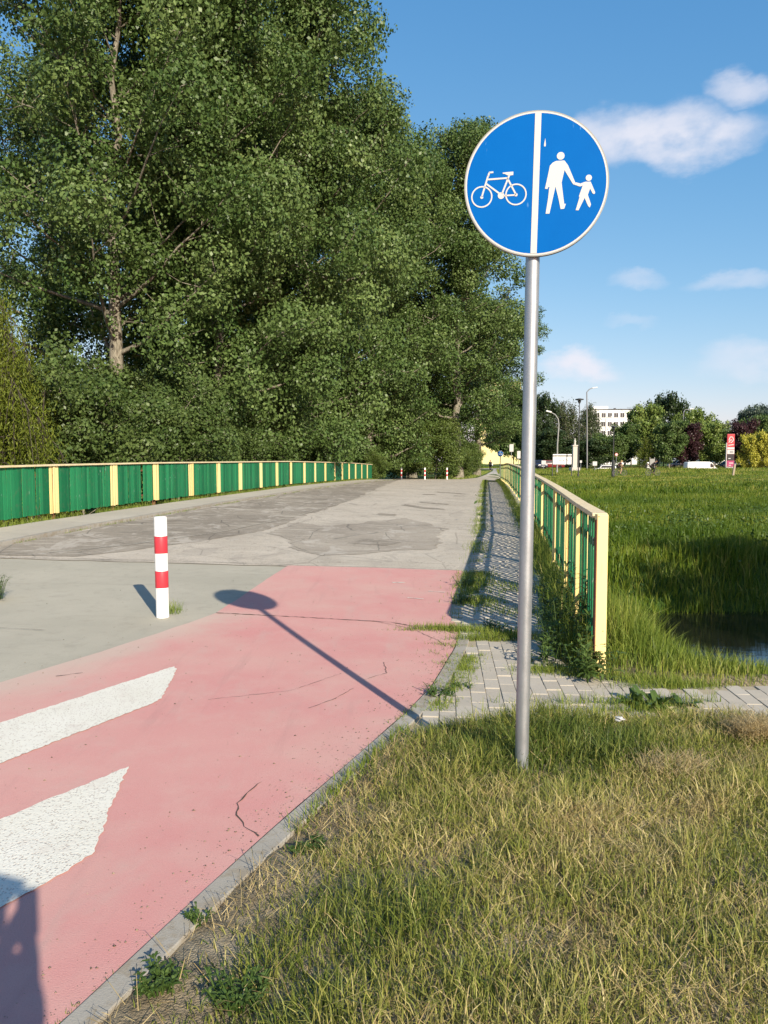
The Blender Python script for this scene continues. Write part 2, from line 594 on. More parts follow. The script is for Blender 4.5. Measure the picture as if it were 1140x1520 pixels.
def to_mesh(name, V, Fc, m=None, smooth=False):
    me = bpy.data.meshes.new(name)
    me.from_pydata([tuple(v) for v in V], [], Fc)
    if m:
        me.materials.append(MATS[m])
    if smooth:
        me.polygons.foreach_set('use_smooth', [True] * len(me.polygons))
    me.update()
    return me


def np_mesh(name, V, F, m, tint=None, smooth=False):
    """V (n,3), F (k,3|4) arrays; tint per face"""
    me = bpy.data.meshes.new(name)
    k = F.shape[1]
    me.vertices.add(len(V))
    me.vertices.foreach_set('co', np.ascontiguousarray(V, dtype=np.float32).ravel())
    me.loops.add(F.size)
    me.loops.foreach_set('vertex_index', np.ascontiguousarray(F, dtype=np.int32).ravel())
    me.polygons.add(len(F))
    me.polygons.foreach_set('loop_start', np.arange(0, F.size, k, dtype=np.int32))
    try:
        me.polygons.foreach_set('loop_total', np.full(len(F), k, dtype=np.int32))
    except Exception:
        pass
    if tint is not None:
        a = me.attributes.new('tint', 'FLOAT', 'FACE')
        a.data.foreach_set('value', np.ascontiguousarray(tint, dtype=np.float32))
    if smooth:
        me.polygons.foreach_set('use_smooth', np.ones(len(F), dtype=bool))
    me.materials.append(MATS[m])
    me.update(calc_edges=True)
    me.validate()
    return me


class MB:
    def __init__(self):
        self.V = []
        self.F = []

    def add(self, V, F):
        b = len(self.V)
        self.V += [Vector(v) for v in V]
        self.F += [[b + i for i in f] for f in F]
        return self

    def box(self, c, s, mtx=None):
        hx, hy, hz = s[0] / 2, s[1] / 2, s[2] / 2
        V = [Vector((x * hx, y * hy, z * hz)) for x in (-1, 1) for y in (-1, 1) for z in (-1, 1)]
        if mtx is not None:
            V = [mtx @ v for v in V]
        V = [v + Vector(c) for v in V]
        return self.add(V, [[0, 1, 3, 2], [4, 6, 7, 5], [0, 4, 5, 1], [2, 3, 7, 6], [0, 2, 6, 4], [1, 5, 7, 3]])

    def bar(self, p, q, wd, dp=None, up=(0, 0, 1)):
        p, q = Vector(p), Vector(q)
        d = (q - p)
        L = d.length
        d.normalize()
        u = Vector(up)
        if abs(d.dot(u)) > 0.98:
            u = Vector((0, 1, 0))
        x = d.cross(u).normalized()
        y = x.cross(d)
        m = Matrix((x, d, y)).transposed()
        return self.box((p + q) / 2, (wd, L, dp or wd), m)

    def tube(self, pts, rad, seg=10, caps=True):
        pts = [Vector(p) for p in pts]
        n = len(pts)
        if not hasattr(rad, '__len__'):
            rad = [rad] * n
        V, Fc = [], []
        ref = None
        for i, p in enumerate(pts):
            d = (pts[min(i + 1, n - 1)] - pts[max(i - 1, 0)]).normalized()
            if ref is None:
                a = Vector((0, 0, 1)) if abs(d.z) < 0.9 else Vector((1, 0, 0))
                ref = d.cross(a).normalized()
            x = (ref - d * ref.dot(d)).normalized()
            ref = x
            y = d.cross(x)
            for k in range(seg):
                t = 2 * math.pi * k / seg
                V.append(p + (x * math.cos(t) + y * math.sin(t)) * rad[i])
        for i in range(n - 1):
            for k in range(seg):
                a, b = i * seg + k, i * seg + (k + 1) % seg
                Fc.append([a, b, b + seg, a + seg])
        if caps:
            Fc.append(list(range(seg))[::-1])
            Fc.append([(n - 1) * seg + k for k in range(seg)])
        return self.add(V, Fc)

    def lathe(self, prof, seg=16, c=(0, 0, 0)):
        V, Fc = [], []
        for r_, z in prof:
            for k in range(seg):
                t = 2 * math.pi * k / seg
                V.append(Vector((r_ * math.cos(t), r_ * math.sin(t), z)) + Vector(c))
        for i in range(len(prof) - 1):
            for k in range(seg):
                a, b = i * seg + k, i * seg + (k + 1) % seg
                Fc.append([a, b, b + seg, a + seg])
        Fc.append(list(range(seg))[::-1])
        Fc.append([(len(prof) - 1) * seg + k for k in range(seg)])
        return self.add(V, Fc)

    def prism(self, poly, y0, y1):
        """poly in x,z extruded along y"""
        n = len(poly)
        V = [(p[0], y0, p[1]) for p in poly] + [(p[0], y1, p[1]) for p in poly]
        Fc = [list(range(n)), [n + i for i in range(n)][::-1]]
        for i in range(n):
            j = (i + 1) % n
            Fc.append([i, i + n, j + n, j])
        return self.add(V, Fc)

    def ring(self, c, R0, R1, y0, y1, seg=40, axis='y'):
        V, Fc = [], []
        for k in range(seg):
            t = 2 * math.pi * k / seg
            for r_ in (R0, R1):
                for y in (y0, y1):
                    V.append((c[0] + r_ * math.cos(t), y, c[1] + r_ * math.sin(t)))
        for k in range(seg):
            a, b = k * 4, ((k + 1) % seg) * 4
            Fc += [[a, b, b + 2, a + 2], [a + 1, a + 3, b + 3, b + 1], [a, a + 1, b + 1, b], [a + 2, b + 2, b + 3, a + 3]]
        return self.add(V, Fc)

    def build(self, name, m, parent=None, smooth=False, bevel=0.0, fix=True, loc=(0, 0, 0), rot=None):
        me = to_mesh(name, self.V, self.F, m)
        if fix or bevel:
            bm = bmesh.new()
            bm.from_mesh(me)
            if fix:
                bmesh.ops.recalc_face_normals(bm, faces=bm.faces)
            if bevel:
                es = [e for e in bm.edges if len(e.link_faces) == 2 and e.calc_face_angle(0) > 0.5]
                bmesh.ops.bevel(bm, geom=es, offset=bevel, segments=2, affect='EDGES', profile=0.6)
            bm.to_mesh(me)
            bm.free()
        if smooth:
            me.polygons.foreach_set('use_smooth', [True] * len(me.polygons))
            try:
                me.set_sharp_from_angle(angle=R(38))
            except Exception:
                pass
        return link(name, me, parent, loc, rot)


def copy_tree(o, parent=None):
    c = o.copy()
    C.objects.link(c)
    if parent is not None:
        c.parent = parent
    for ch in list(o.children):
        copy_tree(ch, c)
    return c


def ss(a, b, x):
    t = np.clip((x - a) / (b - a), 0, 1)
    return t * t * (3 - 2 * t)


# ------------------------------------------------------------------ lie of the land


def XR(y): return np.where(np.asarray(y) < 13.16, .671 + .159 * np.asarray(y), 1 + .134 * np.asarray(y)) + 0.0          # right fence, flaring a little at the near end
def XL(y): return -8.85 + .15 * y       # left fence
def XKR(y): return -.15 + .134 * y      # right kerb on the bridge
def XKL(y): return -7.25 + .15 * y      # left kerb
def zR(y): return np.interp(y, [-50, 6.5, 10.8, 13.4, 24, 37, 57, 80, 120], [0, 0, .045, .06, .22, .30, .1, 0, 0])
def zL(y): return np.interp(y, [-50, 3, 6, 10, 13.6, 20, 32, 45, 53, 60, 120], [0, 0, .1, .28, .37, .42, .46, .38, .25, .1, 0])


def rz(x, y):
    t = np.clip((XR(y) - x) / (XR(y) - XL(y)), 0, 1.2)
    return zR(y) * (1 - t) + zL(y) * t


KY = np.array([-1.5, .6, 1.96, 2.26, 2.59, 3.03, 3.61, 4.47, 5.01, 6.09, 6.7, 7.2])
KX = np.array([-2.2, -1.42, -.87, -.76, -.64, -.47, -.23, .12, .31, .57, .67, .78])


def xk(y): return np.interp(y, KY, KX)


def wob(x, y, s=1.0, ph=0.0):
    return (np.sin(x * 1.7 * s + 1.3 * y * s + ph) + np.sin(-x * 2.9 * s + 2.3 * y * s + 2 * ph + 1) + np.sin(x * .9 * s - 3.7 * y * s + ph * 3 + 2)) / 3


def pave_top(x):
    """far edge of the paved apron"""
    return np.interp(x, [0.3, 1.25, 1.4, 1.9, 4.5], [6.42, 6.3, 5.45, 5.02, 5.05])


def natural(x, y):
    P1 = np.interp(y, [-60, 5.3, 6.0, 7.0, 8.2, 9.2, 14.4, 15.2, 16.3, 18.5, 26, 40, 60, 85, 95, 110, 118, 122, 134, 150, 300, 900],
                   [0, 0.0, -.28, -.92, -1.7, -2.1, -2.1, -1.5, -.70, -.62, -.66, -.58, -.5, -.42, -.35, 0, .2, .22, .26, .3, .6, 2])
    P2 = np.interp(y, [-60, 5.3, 6.0, 7.0, 8.2, 9.2, 14.4, 15.2, 16.3, 18.5, 26, 40, 60, 85, 100, 112, 117, 121, 134, 138, 160, 300, 900],
                   [0, 0.0, -.28, -.92, -1.7, -2.1, -2.1, -1.5, -.70, -.62, -.66, -.58, -.5, -.38, -.02, .33, .3, -.62, -.62, .1, .3, .6, 2])
    k = ss(27, 35, x)
    z = P1 * (1 - k) + P2 * k
    amp = np.interp(y, [-5, 6.5, 8, 14, 15.2, 20, 60, 110, 300], [0, 0, .04, .05, .07, .10, .10, .04, .15])
    z = z + amp * wob(x, y, 0.35)
    z = z + np.where(x < -6, ss(18, 28, y) * 0.35, 0)
    return z


def ground(x, y):
    x = np.asarray(x, float)
    y = np.asarray(y, float)
    road = rz(x, y) - .06
    d = x - (xk(y) + .11)
    near = ss(-.09, -.01, d) * ss(4.28, 4.12, y + .05 * wob(x, y, 2.2)) * (y < 4.4)
    bump = near * (.061 + .085 * ss(0, .9, d) + .012 * wob(x, y, 3.0))
    bk = ss(0, .25, y - pave_top(x)) * ss(1.45, 1.75, x) * ss(6.9, 6.4, y) * ss(-.3, .05, x - XR(np.maximum(y, 5.0))) * (.07 + .04 * ss(0, .7, y - pave_top(x)))
    zr = road + bump + bk
    nat = natural(x, y)
    outR = ss(.15, np.interp(y, [5, 8, 10], [1.1, 1.0, .65]), x - XR(y)) * ss(5.0, 5.6, y)
    outL = ss(.25, 1.6, XL(y) - x) * ss(6.7, 9, y)
    out = np.maximum(outR, outL)
    # beyond the bridge the bank runs out into the level ground
    out = np.where(y > 118, np.maximum(out, ss(118, 124, y)), out)
    z = zr * (1 - out) + nat * out
    return z


def gz(x, y): return float(ground(x, y))


def axis(parts):
    a = []
    for lo, hi, st in parts:
        a += list(np.arange(lo, hi, st))
    return np.array(sorted(set(np.round(a, 4))))


gx = axis([(-900, -100, 80), (-100, -30, 6), (-30, -10, 1.0), (-10, -2.4, .3), (-2.4, 4.2, .085), (4.2, 9, .2), (9, 30, .6), (30, 90, 2), (90, 901, 60)])
gy = axis([(-60, -4, 8), (-4, .8, .4), (.8, 7.4, .085), (7.4, 10, .15), (10, 22, .3), (22, 60, .8), (60, 150, 1.5), (150, 320, 10), (320, 1500, 100)])
GX, GY = np.meshgrid(gx, gy)
GZ = ground(GX, GY)
nx, ny = len(gx), len(gy)
ii = np.arange(nx * ny).reshape(ny, nx)
GF = np.stack([ii[:-1, :-1], ii[:-1, 1:], ii[1:, 1:], ii[1:, :-1]], -1).reshape(-1, 4)
g = link('ground', np_mesh('ground', np.stack([GX, GY, GZ], -1).reshape(-1, 3), GF, 'soil', smooth=True))
tag(g, kind='structure')

# water of the stream
wm = MB()
wm.add([(1.2, 7.4, -1.5), (160, 7.4, -1.5), (160, 16.2, -1.5), (1.2, 16.2, -1.5)], [[0, 1, 2, 3]])
tag(wm.build('water', 'stream_water', fix=False), kind='structure')


def sheet(name, poly, dz, m, kind='structure', parent=None, stp=.5, zf=None):
    zf = zf or rz
    bm = bmesh.new()
    vs = [bm.verts.new((p[0], p[1], 0)) for p in poly]
    bm.faces.new(vs)
    ys = [p[1] for p in poly]
    xs = [p[0] for p in poly]
    for lo, hi, ax, s in ((min(ys), max(ys), 1, stp), (min(xs), max(xs), 0, max(stp * 2, 1.0))):
        for c in np.arange(math.ceil(lo / s) * s, hi, s):
            co = [0, 0, 0]
            no = [0, 0, 0]
            co[ax] = c
            no[ax] = 1
            bmesh.ops.bisect_plane(bm, geom=bm.verts[:] + bm.edges[:] + bm.faces[:], plane_co=co, plane_no=no, dist=1e-5)
    bmesh.ops.triangulate(bm, faces=[f for f in bm.faces if len(f.verts) > 4])
    bmesh.ops.recalc_face_normals(bm, faces=bm.faces)
    for v in bm.verts:
        v.co.z = float(zf(v.co.x, v.co.y)) + dz
    bm.normal_update()
    if sum(f.normal.z for f in bm.faces) < 0:
        bmesh.ops.reverse_faces(bm, faces=bm.faces)
    me = bpy.data.meshes.new(name)
    bm.to_mesh(me)
    bm.free()
    me.materials.append(MATS[m])
    me.polygons.foreach_set('use_smooth', [True] * len(me.polygons))
    o = link(name, me, parent)
    if kind:
        o['kind'] = kind
    return o


def ragged(poly, amp, stp, seed=1, closed=True):
    """breaks straight edges into an uneven outline"""
    r_ = random.Random(seed)
    out = []
    n = len(poly)
    for i in range(n if closed else n - 1):
        a, b = Vector(poly[i]).to_2d(), Vector(poly[(i + 1) % n]).to_2d()
        L = (b - a).length
        k = max(1, int(L / stp))
        d = (b - a).normalized() if L > 0 else Vector((1, 0))
        nn = Vector((-d.y, d.x))
        for j in range(k):
            p = a + (b - a) * (j / k)
            o = r_.uniform(-amp, amp) if j else r_.uniform(-amp, amp) * .3
            out.append(tuple(p + nn * o))
    if not closed:
        out.append(tuple(poly[-1]))
    return out


# concrete forecourt, asphalt road over the bridge, red path
kin = [(float(xk(y)), float(y)) for y in np.arange(-1.5, 6.75, .25)] + [(.67, 6.7)]
conc_poly = [(-14, -3), (-4.5, -3), (-3.0, 2.2), (-2.2, 5.0), (-1.2, 7.2), (-.9, 10.3), (XKL(10.3), 10.3), (XKL(4) - .4, 4), (-14, 3.5)]
sheet('forecourt', conc_poly, -.012, 'concrete')
road_poly = [(XKL(10.1), 10.1)] + ragged([(-5.7, 10.14), (1.15, 10.0)], .03, .25, 3, False) + \
    [(XKR(y), y) for y in np.arange(10.5, 57.1, 3)] + [(XKR(61), 61), (1.0, 62), (-.2, 61)] + [(XKL(y), y) for y in np.arange(57, 10.2, -3)]
road = sheet('road', road_poly, -.004, 'asphalt', stp=.5)

lane = [(XKL(y) + .02, y) for y in np.arange(10.35, 56, 4)] + [(0.75, 47.7), (-.4, 30), (-1.2, 22), (-1.89, 16.5), (-2.3, 13.8), (-3.4, 11.6), (-4.2, 10.4)]
lane = ragged(ragged(lane, .10, .5, 5), .03, .12, 6)
lane = [(max(p[0], XKL(p[1]) + .02), p[1]) for p in lane]
sheet('asphalt_lane', lane, .0, 'asphalt_dark', parent=road, kind=None, stp=.5)
PATCH = [[(-2.06, 13.6), (-1.95, 14.6), (-1.81, 15.8), (-1.2, 15.3), (-.75, 15.7), (-.15, 16.7), (.46, 17.6), (.95, 16.5), (1.32, 15.3), (.95, 14.0), (1.04, 13.1), (.75, 12.1), (.2, 11.9), (-.1, 11.55), (-.88, 11.05), (-1.5, 11.9), (-1.55, 12.8)],
         [(1.41, 27.5), (1.9, 27.7), (1.85, 28.1), (1.4, 28.0)], [(2.06, 29.6), (3.05, 28.6), (3.1, 29.0), (2.1, 30.1)],
         [(2.49, 27.0), (2.9, 27.1), (2.9, 27.4), (2.5, 27.35)], [(1.08, 22.9), (1.9, 22.3), (1.9, 22.65), (1.1, 23.3)],
         [(.49, 21.6), (1.0, 20.6), (1.6, 20.3), (1.62, 20.7), (1.1, 21.1), (.62, 22.1)], [(-.2, 18.2), (.24, 18.0), (.3, 18.5), (-.12, 18.7)],
         [(-.6, 12.6), (.0, 12.4), (.3, 12.9), (-.3, 13.3)]]
for k, p in enumerate(PATCH):
    sheet('asphalt_patch', ragged(ragged(p, .10 if k == 0 else .03, .28, 20 + k), .035, .07, 50 + k), {7: .005, 0: .001}.get(k, .002), 'asphalt_worn' if k == 0 else 'asphalt_dark', parent=road, kind=None)

red_poly = kin + [(.63, 7.2), (.70, 7.9), (1.03, 9.88), (1.02, 10.03), (-.09, 10.09), (-1.27, 10.09), (-1.6, 7.23), (-1.92, 6.44), (-2.18, 5.84), (-2.57, 5.02), (-3.45, 2.2), (-4.8, -1.5)]
red = sheet('cycle_path', ragged(red_poly, .008, .2, 8), .0, 'red_coating', stp=.4)
MARK = [[(-2.62, 3.49), (-2.18, 4.27), (-1.51, 5.44), (-1.47, 5.36), (-1.39, 4.72), (-1.43, 4.60), (-1.9, 3.70), (-2.4, 2.80)],
        [(-2.1, 2.35), (-1.61, 3.12), (-1.25, 3.67), (-1.18, 3.20), (-1.11, 2.86), (-1.17, 2.70), (-1.29, 2.49), (-1.75, 1.75)]]
for k, p in enumerate(MARK):
    sheet('road_marking', ragged(p, .007, .022, 30 + k), .005, 'white_marking', parent=red, kind=None)


def ribbon(name, pts, wd, dz, m, parent, seed):
    r_ = random.Random(seed)
    fine = []
    for a, b in zip(pts[:-1], pts[1:]):
        a, b = Vector(a), Vector(b)
        k = max(2, int((b - a).length / .03))
        for j in range(k):
            p = a.lerp(b, j / k)
            fine.append(p + Vector((r_.uniform(-1, 1), r_.uniform(-1, 1))) * .006)
    fine.append(Vector(pts[-1]))
    V, Fc = [], []
    for i, p in enumerate(fine):
        d = (fine[min(i + 1, len(fine) - 1)] - fine[max(i - 1, 0)]).normalized()
        nn = Vector((-d.y, d.x)) * wd * r_.uniform(.15, .75)
        for q in (p + nn, p - nn):
            V.append((q.x, q.y, float(rz(q.x, q.y)) + dz))
    for i in range(len(fine) - 1):
        a = i * 2
        Fc.append([a, a + 1, a + 3, a + 2])
    return link(name, to_mesh(name, V, Fc, m), parent)


CRK = [([(-1.6, 7.23), (-.76, 7.1), (.06, 6.95), (.35, 6.75), (.6, 6.66)], .014), ([(-.57, 3.5), (-.62, 3.38), (-.64, 3.28), (-.62, 3.16), (-.57, 3.06), (-.5, 2.98)], .006),
       ([(-2.1, 5.27), (-2.25, 5.18)], .008), ([(-.45, 4.55), (-.32, 4.72), (-.2, 4.95)], .004), ([(-.14, 5.15), (.02, 5.32), (.0, 5.6)], .004),
       ([(-.1, 7.0), (.25, 6.7), (.45, 6.3), (.5, 6.1)], .005), ([(-1.1, 4.7), (-.6, 4.9), (-.3, 5.3)], .003), ([(-1.25, 2.2), (-1.15, 1.9), (-1.2, 1.5)], .004)]
for k, (p, wd) in enumerate(CRK):
    ribbon('crack', p, wd, .0045, 'crack_dirt', red, 40 + k)
ribbon('crack', [(-5.6, 10.12), (-4.2, 10.2), (-2.4, 10.22), (-1.25, 10.09), (0, 10.09), (1.0, 10.02)], .012, .006, 'crack_dirt', road, 60)
ribbon('crack', [(-4.6, 6.3), (-3.6, 6.6), (-2.9, 6.5)], .006, .002, 'crack_dirt', road, 61)
ribbon('crack', [(-4.7, 10.6), (-3.9, 11.6), (-2.9, 13.6), (-2.0, 17), (-.9, 24), (-.2, 30)], .03, .0085, 'sidewalk_concrete', road, 62)
ribbon('crack', [(.1, 9.0), (.25, 9.02)], .03, .005, 'white_marking', red, 63)
ribbon('crack', [(.25, 8.1), (.42, 8.05)], .02, .005, 'white_marking', red, 64)
ribbon('crack', [(.5, 8.5), (.68, 8.45)], .02, .005, 'white_marking', red, 65)

# flush edging kerb along the red path, in metre long stones
kerb = thing('kerb', (0, 0, 0), None, None)
kerb['kind'] = 'structure'
kl = [Vector((float(xk(y)), float(y))) for y in np.arange(-1.3, 7.0, .05)]
acc, start = 0.0, 0
idx = [0]
for i in range(1, len(kl)):
    acc += (kl[i] - kl[i - 1]).length
    if acc >= 1.0:
        idx.append(i)
        acc = 0
idx.append(len(kl) - 1)
for a, b in zip(idx[:-1], idx[1:]):
    if b - a < 2:
        continue
    seg = kl[a:b + 1]
    V, Fc = [], []
    for i, p in enumerate(seg):
        d = (kl[min(a + i + 1, len(kl) - 1)] - kl[max(a + i - 1, 0)]).normalized()
        nn = Vector((d.y, -d.x))
        sh = .004 if i == 0 else (-.004 if i == len(seg) - 1 else 0)
        q0 = p + nn * .006 + d * sh
        q1 = p + nn * .100 + d * sh
        z = float(rz(p.x, p.y))
        for q, zz in ((q0, z - .05), (q0, z + .003), (q0 + nn * .005, z + .006), (q1 - nn * .005, z + .006), (q1, z + .003), (q1, z - .05)):
            V.append((q.x, q.y, zz))
    m = 6
    for i in range(len(seg) - 1):
        for j in range(m - 1):
            o = i * m + j
            Fc.append([o, o + 1, o + 1 + m, o + m])
    Fc.append(list(range(m))[::-1])
    Fc.append([(len(seg) - 1) * m + j for j in range(m)])
    mb = MB().add(V, Fc)
    mb.build('kerb_stone', 'kerb_stone', kerb)

# paved apron of concrete blocks, each its own
pav = sheet('pavement', [(.12, 4.0), (4.6, 4.0), (4.6, 5.1), (1.9, 5.05), (1.35, 5.6), (1.3, 6.45), (.78, 6.5)] + [(float(xk(q)) + .09, float(q)) for q in np.arange(6.4, 4.05, -.1)], -.005, 'joint_sand')


def block_mesh(lx, ly, h):
    mb = MB().box((0, 0, -h / 2), (lx, ly, h))
    o = mb.build('paver', 'paver_concrete', bevel=.0035)
    me = o.data
    bpy.data.objects.remove(o)
    return me


PB = block_mesh(.0965, .1965, .06)
bdir = math.atan(.075)
cb, sb = math.cos(bdir), math.sin(bdir)
cnt = 0
pr = random.Random(3)
for i in range(-10, 50):
    for j in range(-6, 16):
        a = i * .1
        b = j * .2 + (.1 if i % 2 else 0)
        x = .45 + a * cb + b * sb
        y = 4.1 - a * sb + b * cb
        if x < xk(y) + .145 or x > 4.4 or y < 4.02:
            continue
        if y > pave_top(x) - .05:
            continue
        if cnt >= 300:
            continue
        o = link('paver', PB, pav, (x, y, float(rz(x, y)) + .002 + pr.uniform(-.004, .004)), (pr.uniform(-.018, .018), pr.uniform(-.02, .02), -bdir + pr.uniform(-.012, .012)))
        cnt += 1

# sidewalk on the bridge by the right fence
SWX = ([6.4, 7.2, 7.9, 9.84, 10.3, 60], [.60, .60, .67, 1.0, 1.11, XKR(60) - .12])


def sw_left(y): return float(np.interp(y, *SWX))


swp = [(sw_left(y), y) for y in [6.5, 7.2, 7.9, 9.0, 9.84] + list(np.arange(10.5, 50, 1.5))] + [(float(XR(y)) - .12, y) for y in np.arange(50, 6.2, -1.5)]
sidew = sheet('sidewalk', swp, -.004, 'joint_sand', stp=1.0)
cnt = 0
far = MB()
dv = Vector((.134, 1)).normalized()
pv = Vector((dv.y, -dv.x))
base0 = Vector((XKR(6.45) + .13, 6.45))
rotz = -math.atan(.134)
for j in range(0, 436):
    for i in range(9):
        p = base0 + dv * (j * .1) + pv * ((i - 2) * .2 + (.1 if j % 2 else 0))
        if (p - base0).dot(pv) > 1.0 or p.x < sw_left(p.y) + .115 or p.y < 6.42:
            continue
        z = float(rz(p.x, p.y)) + .006 + pr.uniform(-.005, .005)
        if cnt < 150:
            link('paver', PB, sidew, (p.x, p.y, z), (pr.uniform(-.012, .012), pr.uniform(-.012, .012), rotz + R(90) + pr.uniform(-.02, .02)))
            cnt += 1
        else:
            far.box((p.x, p.y, z - .02), (.1975, .0975, .04), Matrix.Rotation(rotz, 3, 'Z') @ Matrix.Rotation(pr.uniform(-.008, .008), 3, 'X'))
fp = far.build('distant_pavers', 'paver_concrete', sidew, fix=False)
fp['kind'] = 'stuff'

# left sidewalk strip and its kerb
lsw = [(XL(y) + .35, y) for y in np.arange(4, 54, 2)] + [(XKL(y) - .22, y) for y in np.arange(53, 3.9, -2)]
sheet('footway', lsw, .03, 'sidewalk_concrete', stp=1.0)
lk = MB()
for y in np.arange(4, 53, 1.0):
    a, b = Vector((XKL(y) - .13, y, 0)), Vector((XKL(y + .985) - .13, y + .985, 0))
    a.z = float(rz(a.x, a.y)) - .02
    b.z = float(rz(b.x, b.y)) - .02
    lk.bar(a, b, .12, .13)
o = lk.build('roadside_kerb', 'kerb_stone', fix=True)
o['kind'] = 'structure'

# path past the bridge and the street beyond the meadow
pth = [(5.6, 57), (8.3, 57), (9.9, 66), (13.9, 90), (17.9, 114), (21.8, 136), (19.8, 136), (15.9, 114), (12.0, 90), (8.2, 68), (6.2, 61.5)]
sheet('path', pth, .05, 'sidewalk_concrete', stp=1.0, zf=ground)
sheet('street', [(-20, 123), (27, 123), (27, 133.5), (-20, 133.5)], .06, 'asphalt_dark', stp=1.0, zf=ground)
sheet('street', [(36, 122), (120, 122), (120, 133), (36, 133)], .06, 'asphalt_dark', stp=1.0, zf=ground)

# ------------------------------------------------------------------ fences


def slat_mesh(wd, th, h, m, seed):
    mb = MB().box((0, 0, h / 2), (th, wd, h))
    o = mb.build('slat', m, bevel=.002)
    me = o.data
    bpy.data.objects.remove(o)
    return me


def fence(name, label, xf, zf, y0, y1, posts, pitch, wd, th, yellow_n, side, seed, rise=0.0):
    """slats run between the posts; side is +1 when the road lies towards +X"""
    zf0 = zf
    zf = lambda q: float(zf0(q)) + rise
    sl_ = float(xf(y0 + 2) - xf(y0)) / 2
    d = Vector((sl_, 1, 0)).normalized()
    rot = -math.atan(sl_)
    base = Vector((float(xf(y0)), y0, float(zf(y0)) - rise))
    root = thing(name, base, label, 'fence')
    green = [slat_mesh(wd * k, th, .93, 'green_paint', seed) for k in (1.0, .93, .84)]
    yell = slat_mesh(wd * .86, th, .945, 'yellow_paint', seed)
    rr = random.Random(seed)
    n = int((y1 - y0) * math.sqrt(1 + sl_ * sl_) / pitch)
    far = MB()
    fary = MB()
    k = 0
    for i in range(n):
        y = y0 + (i + .5) * pitch * d.y
        s = float(xf(y))
        sl_ = float(xf(y + .3) - xf(y - .3)) / .6
        d = Vector((sl_, 1, 0)).normalized()
        rot = -math.atan(sl_)
        z = float(zf(y))
        dist = min(abs(y - q) for q in posts)
        isy = dist < yellow_n * pitch * d.y / 2
        if rr.random() < .012 and not isy:
            continue
        lo = Vector((s, y, z + .09 + rr.uniform(-.012, .012)))
        lo += Vector((d.y, -d.x, 0)) * side * (rr.uniform(-.007, .007) + (.012 if isy else 0))
        if k < 300:
            o = link('slat', yell if isy else rr.choice(green), root, lo - base,
                     (rr.uniform(-.006, .006), rr.uniform(-.006, .006), rot + rr.uniform(-.09, .09) * (1 if side > 0 else .3)))
            if isy:
                o['label'] = 'yellow painted slat'
            k += 1
        else:
            (fary if isy else far).box(lo + Vector((0, 0, .465)) - base, (th, wd, .93), Matrix.Rotation(rot, 3, 'Z'))
    if far.V:
        o = far.build('distant_slats', 'green_paint', root, fix=False)
        o['kind'] = 'stuff'
    if fary.V:
        o = fary.build('distant_yellow_slats', 'yellow_paint', root, fix=False)
        o['kind'] = 'stuff'
    nn = Vector((d.y, -d.x, 0)) * side
    # rails and posts
    pl = [y0] + [p for p in posts if y0 < p < y1] + [y1]
    for a, b in zip(pl[:-1], pl[1:]):
        A = Vector((float(xf(a)), a, float(zf(a))))
        B = Vector((float(xf(b)), b, float(zf(b))))
        for h, off, ww, hh, mm, nm in ((1.045, .0, .105, .036, 'weathered_rail', 'top_rail'), (.86, -.03, .035, .035, 'rust', 'cross_rail'), (.25, -.03, .035, .035, 'rust', 'cross_rail')):
            u = Vector((0, 0, h)) + nn * off
            mb = MB().bar(A + u - base, B + u - base - d * .004, ww, hh)
            mb.build(nm, mm, root, bevel=.004)
    for p in posts:
        if p < y0 or p > y1:
            continue
        A = Vector((float(xf(p)), p, float(zf(p)))) - nn * .055 - base
        MB().box(A + Vector((0, 0, .46 - rise / 2)), (.06, .06, 1.12 + rise), Matrix.Rotation(rot, 3, 'Z')).build('post', 'rust' if side > 0 else 'yellow_paint', root)
    return root


LP = [7.0, 9.1, 11.25, 13.0, 15.3, 17.67, 19.78, 22.0, 24.25, 26.3, 28.5, 30.6, 32.65, 34.9, 36.96, 39.1, 41.3, 43.3, 45.2, 47.3, 49.4, 51.5]
RP = [6.8, 8.15, 10.2, 13.5, 16.0, 18.3, 20.5, 22.7, 24.9, 27.1, 29.3, 31.5, 33.7, 35.9, 38.1, 40.3, 42.5, 44.7, 46.9, 49.1, 51.3, 53.5, 55.6]
fl = fence('wooden_fence', 'long green slatted bridge fence with yellow slats across the road, in full sun', XL, lambda y: rz(XL(y), y), 5.5, 53.4, LP, .109, .096, .016, 3, 1, 11)
fr = fence('wooden_fence', 'green slatted bridge fence with a thick yellow end post beside the narrow block sidewalk', XR, zR, 5.46, 57, RP, .135, .072, .012, 1.0, -1, 12, .07)
# right fence: yellow uprights standing proud of the slats
rb = fr.location.copy()
for p in RP:
    MB().box(Vector((float(XR(p)) - .006, p + .05, float(zR(p)) + .60)) - rb, ((.055, .055, .97) if p < 14 else (.022, .05, .97)), Matrix.Rotation(-math.atan(.134), 3, 'Z')).build('upright', 'yellow_paint', fr, bevel=.004)
ep = MB().box((0, 0, .555), (.078, .075, 1.15), Matrix.Rotation(-.02, 3, 'Z'))
o = ep.build('end_post', 'yellow_paint', fr, bevel=.006, loc=Vector((float(XR(5.40)) + .005, 5.40, 0)) - rb)
o['label'] = 'thick yellow end post of the fence'
MB().box((-.043, -.015, .55), (.006, .05, 1.08)).build('rusty_edge', 'rust', o)
# concrete edge beam of the bridge below the right fence
eb = MB()
for y in np.arange(5.7, 57, 2.0):
    eb.bar((XR(y) + .02, y, float(zR(y)) - .10), (XR(y + 1.99) + .02, y + 1.99, float(zR(y + 1.99)) - .10), .22, .26)
tag(eb.build('bridge_edge', 'concrete'), kind='structure')

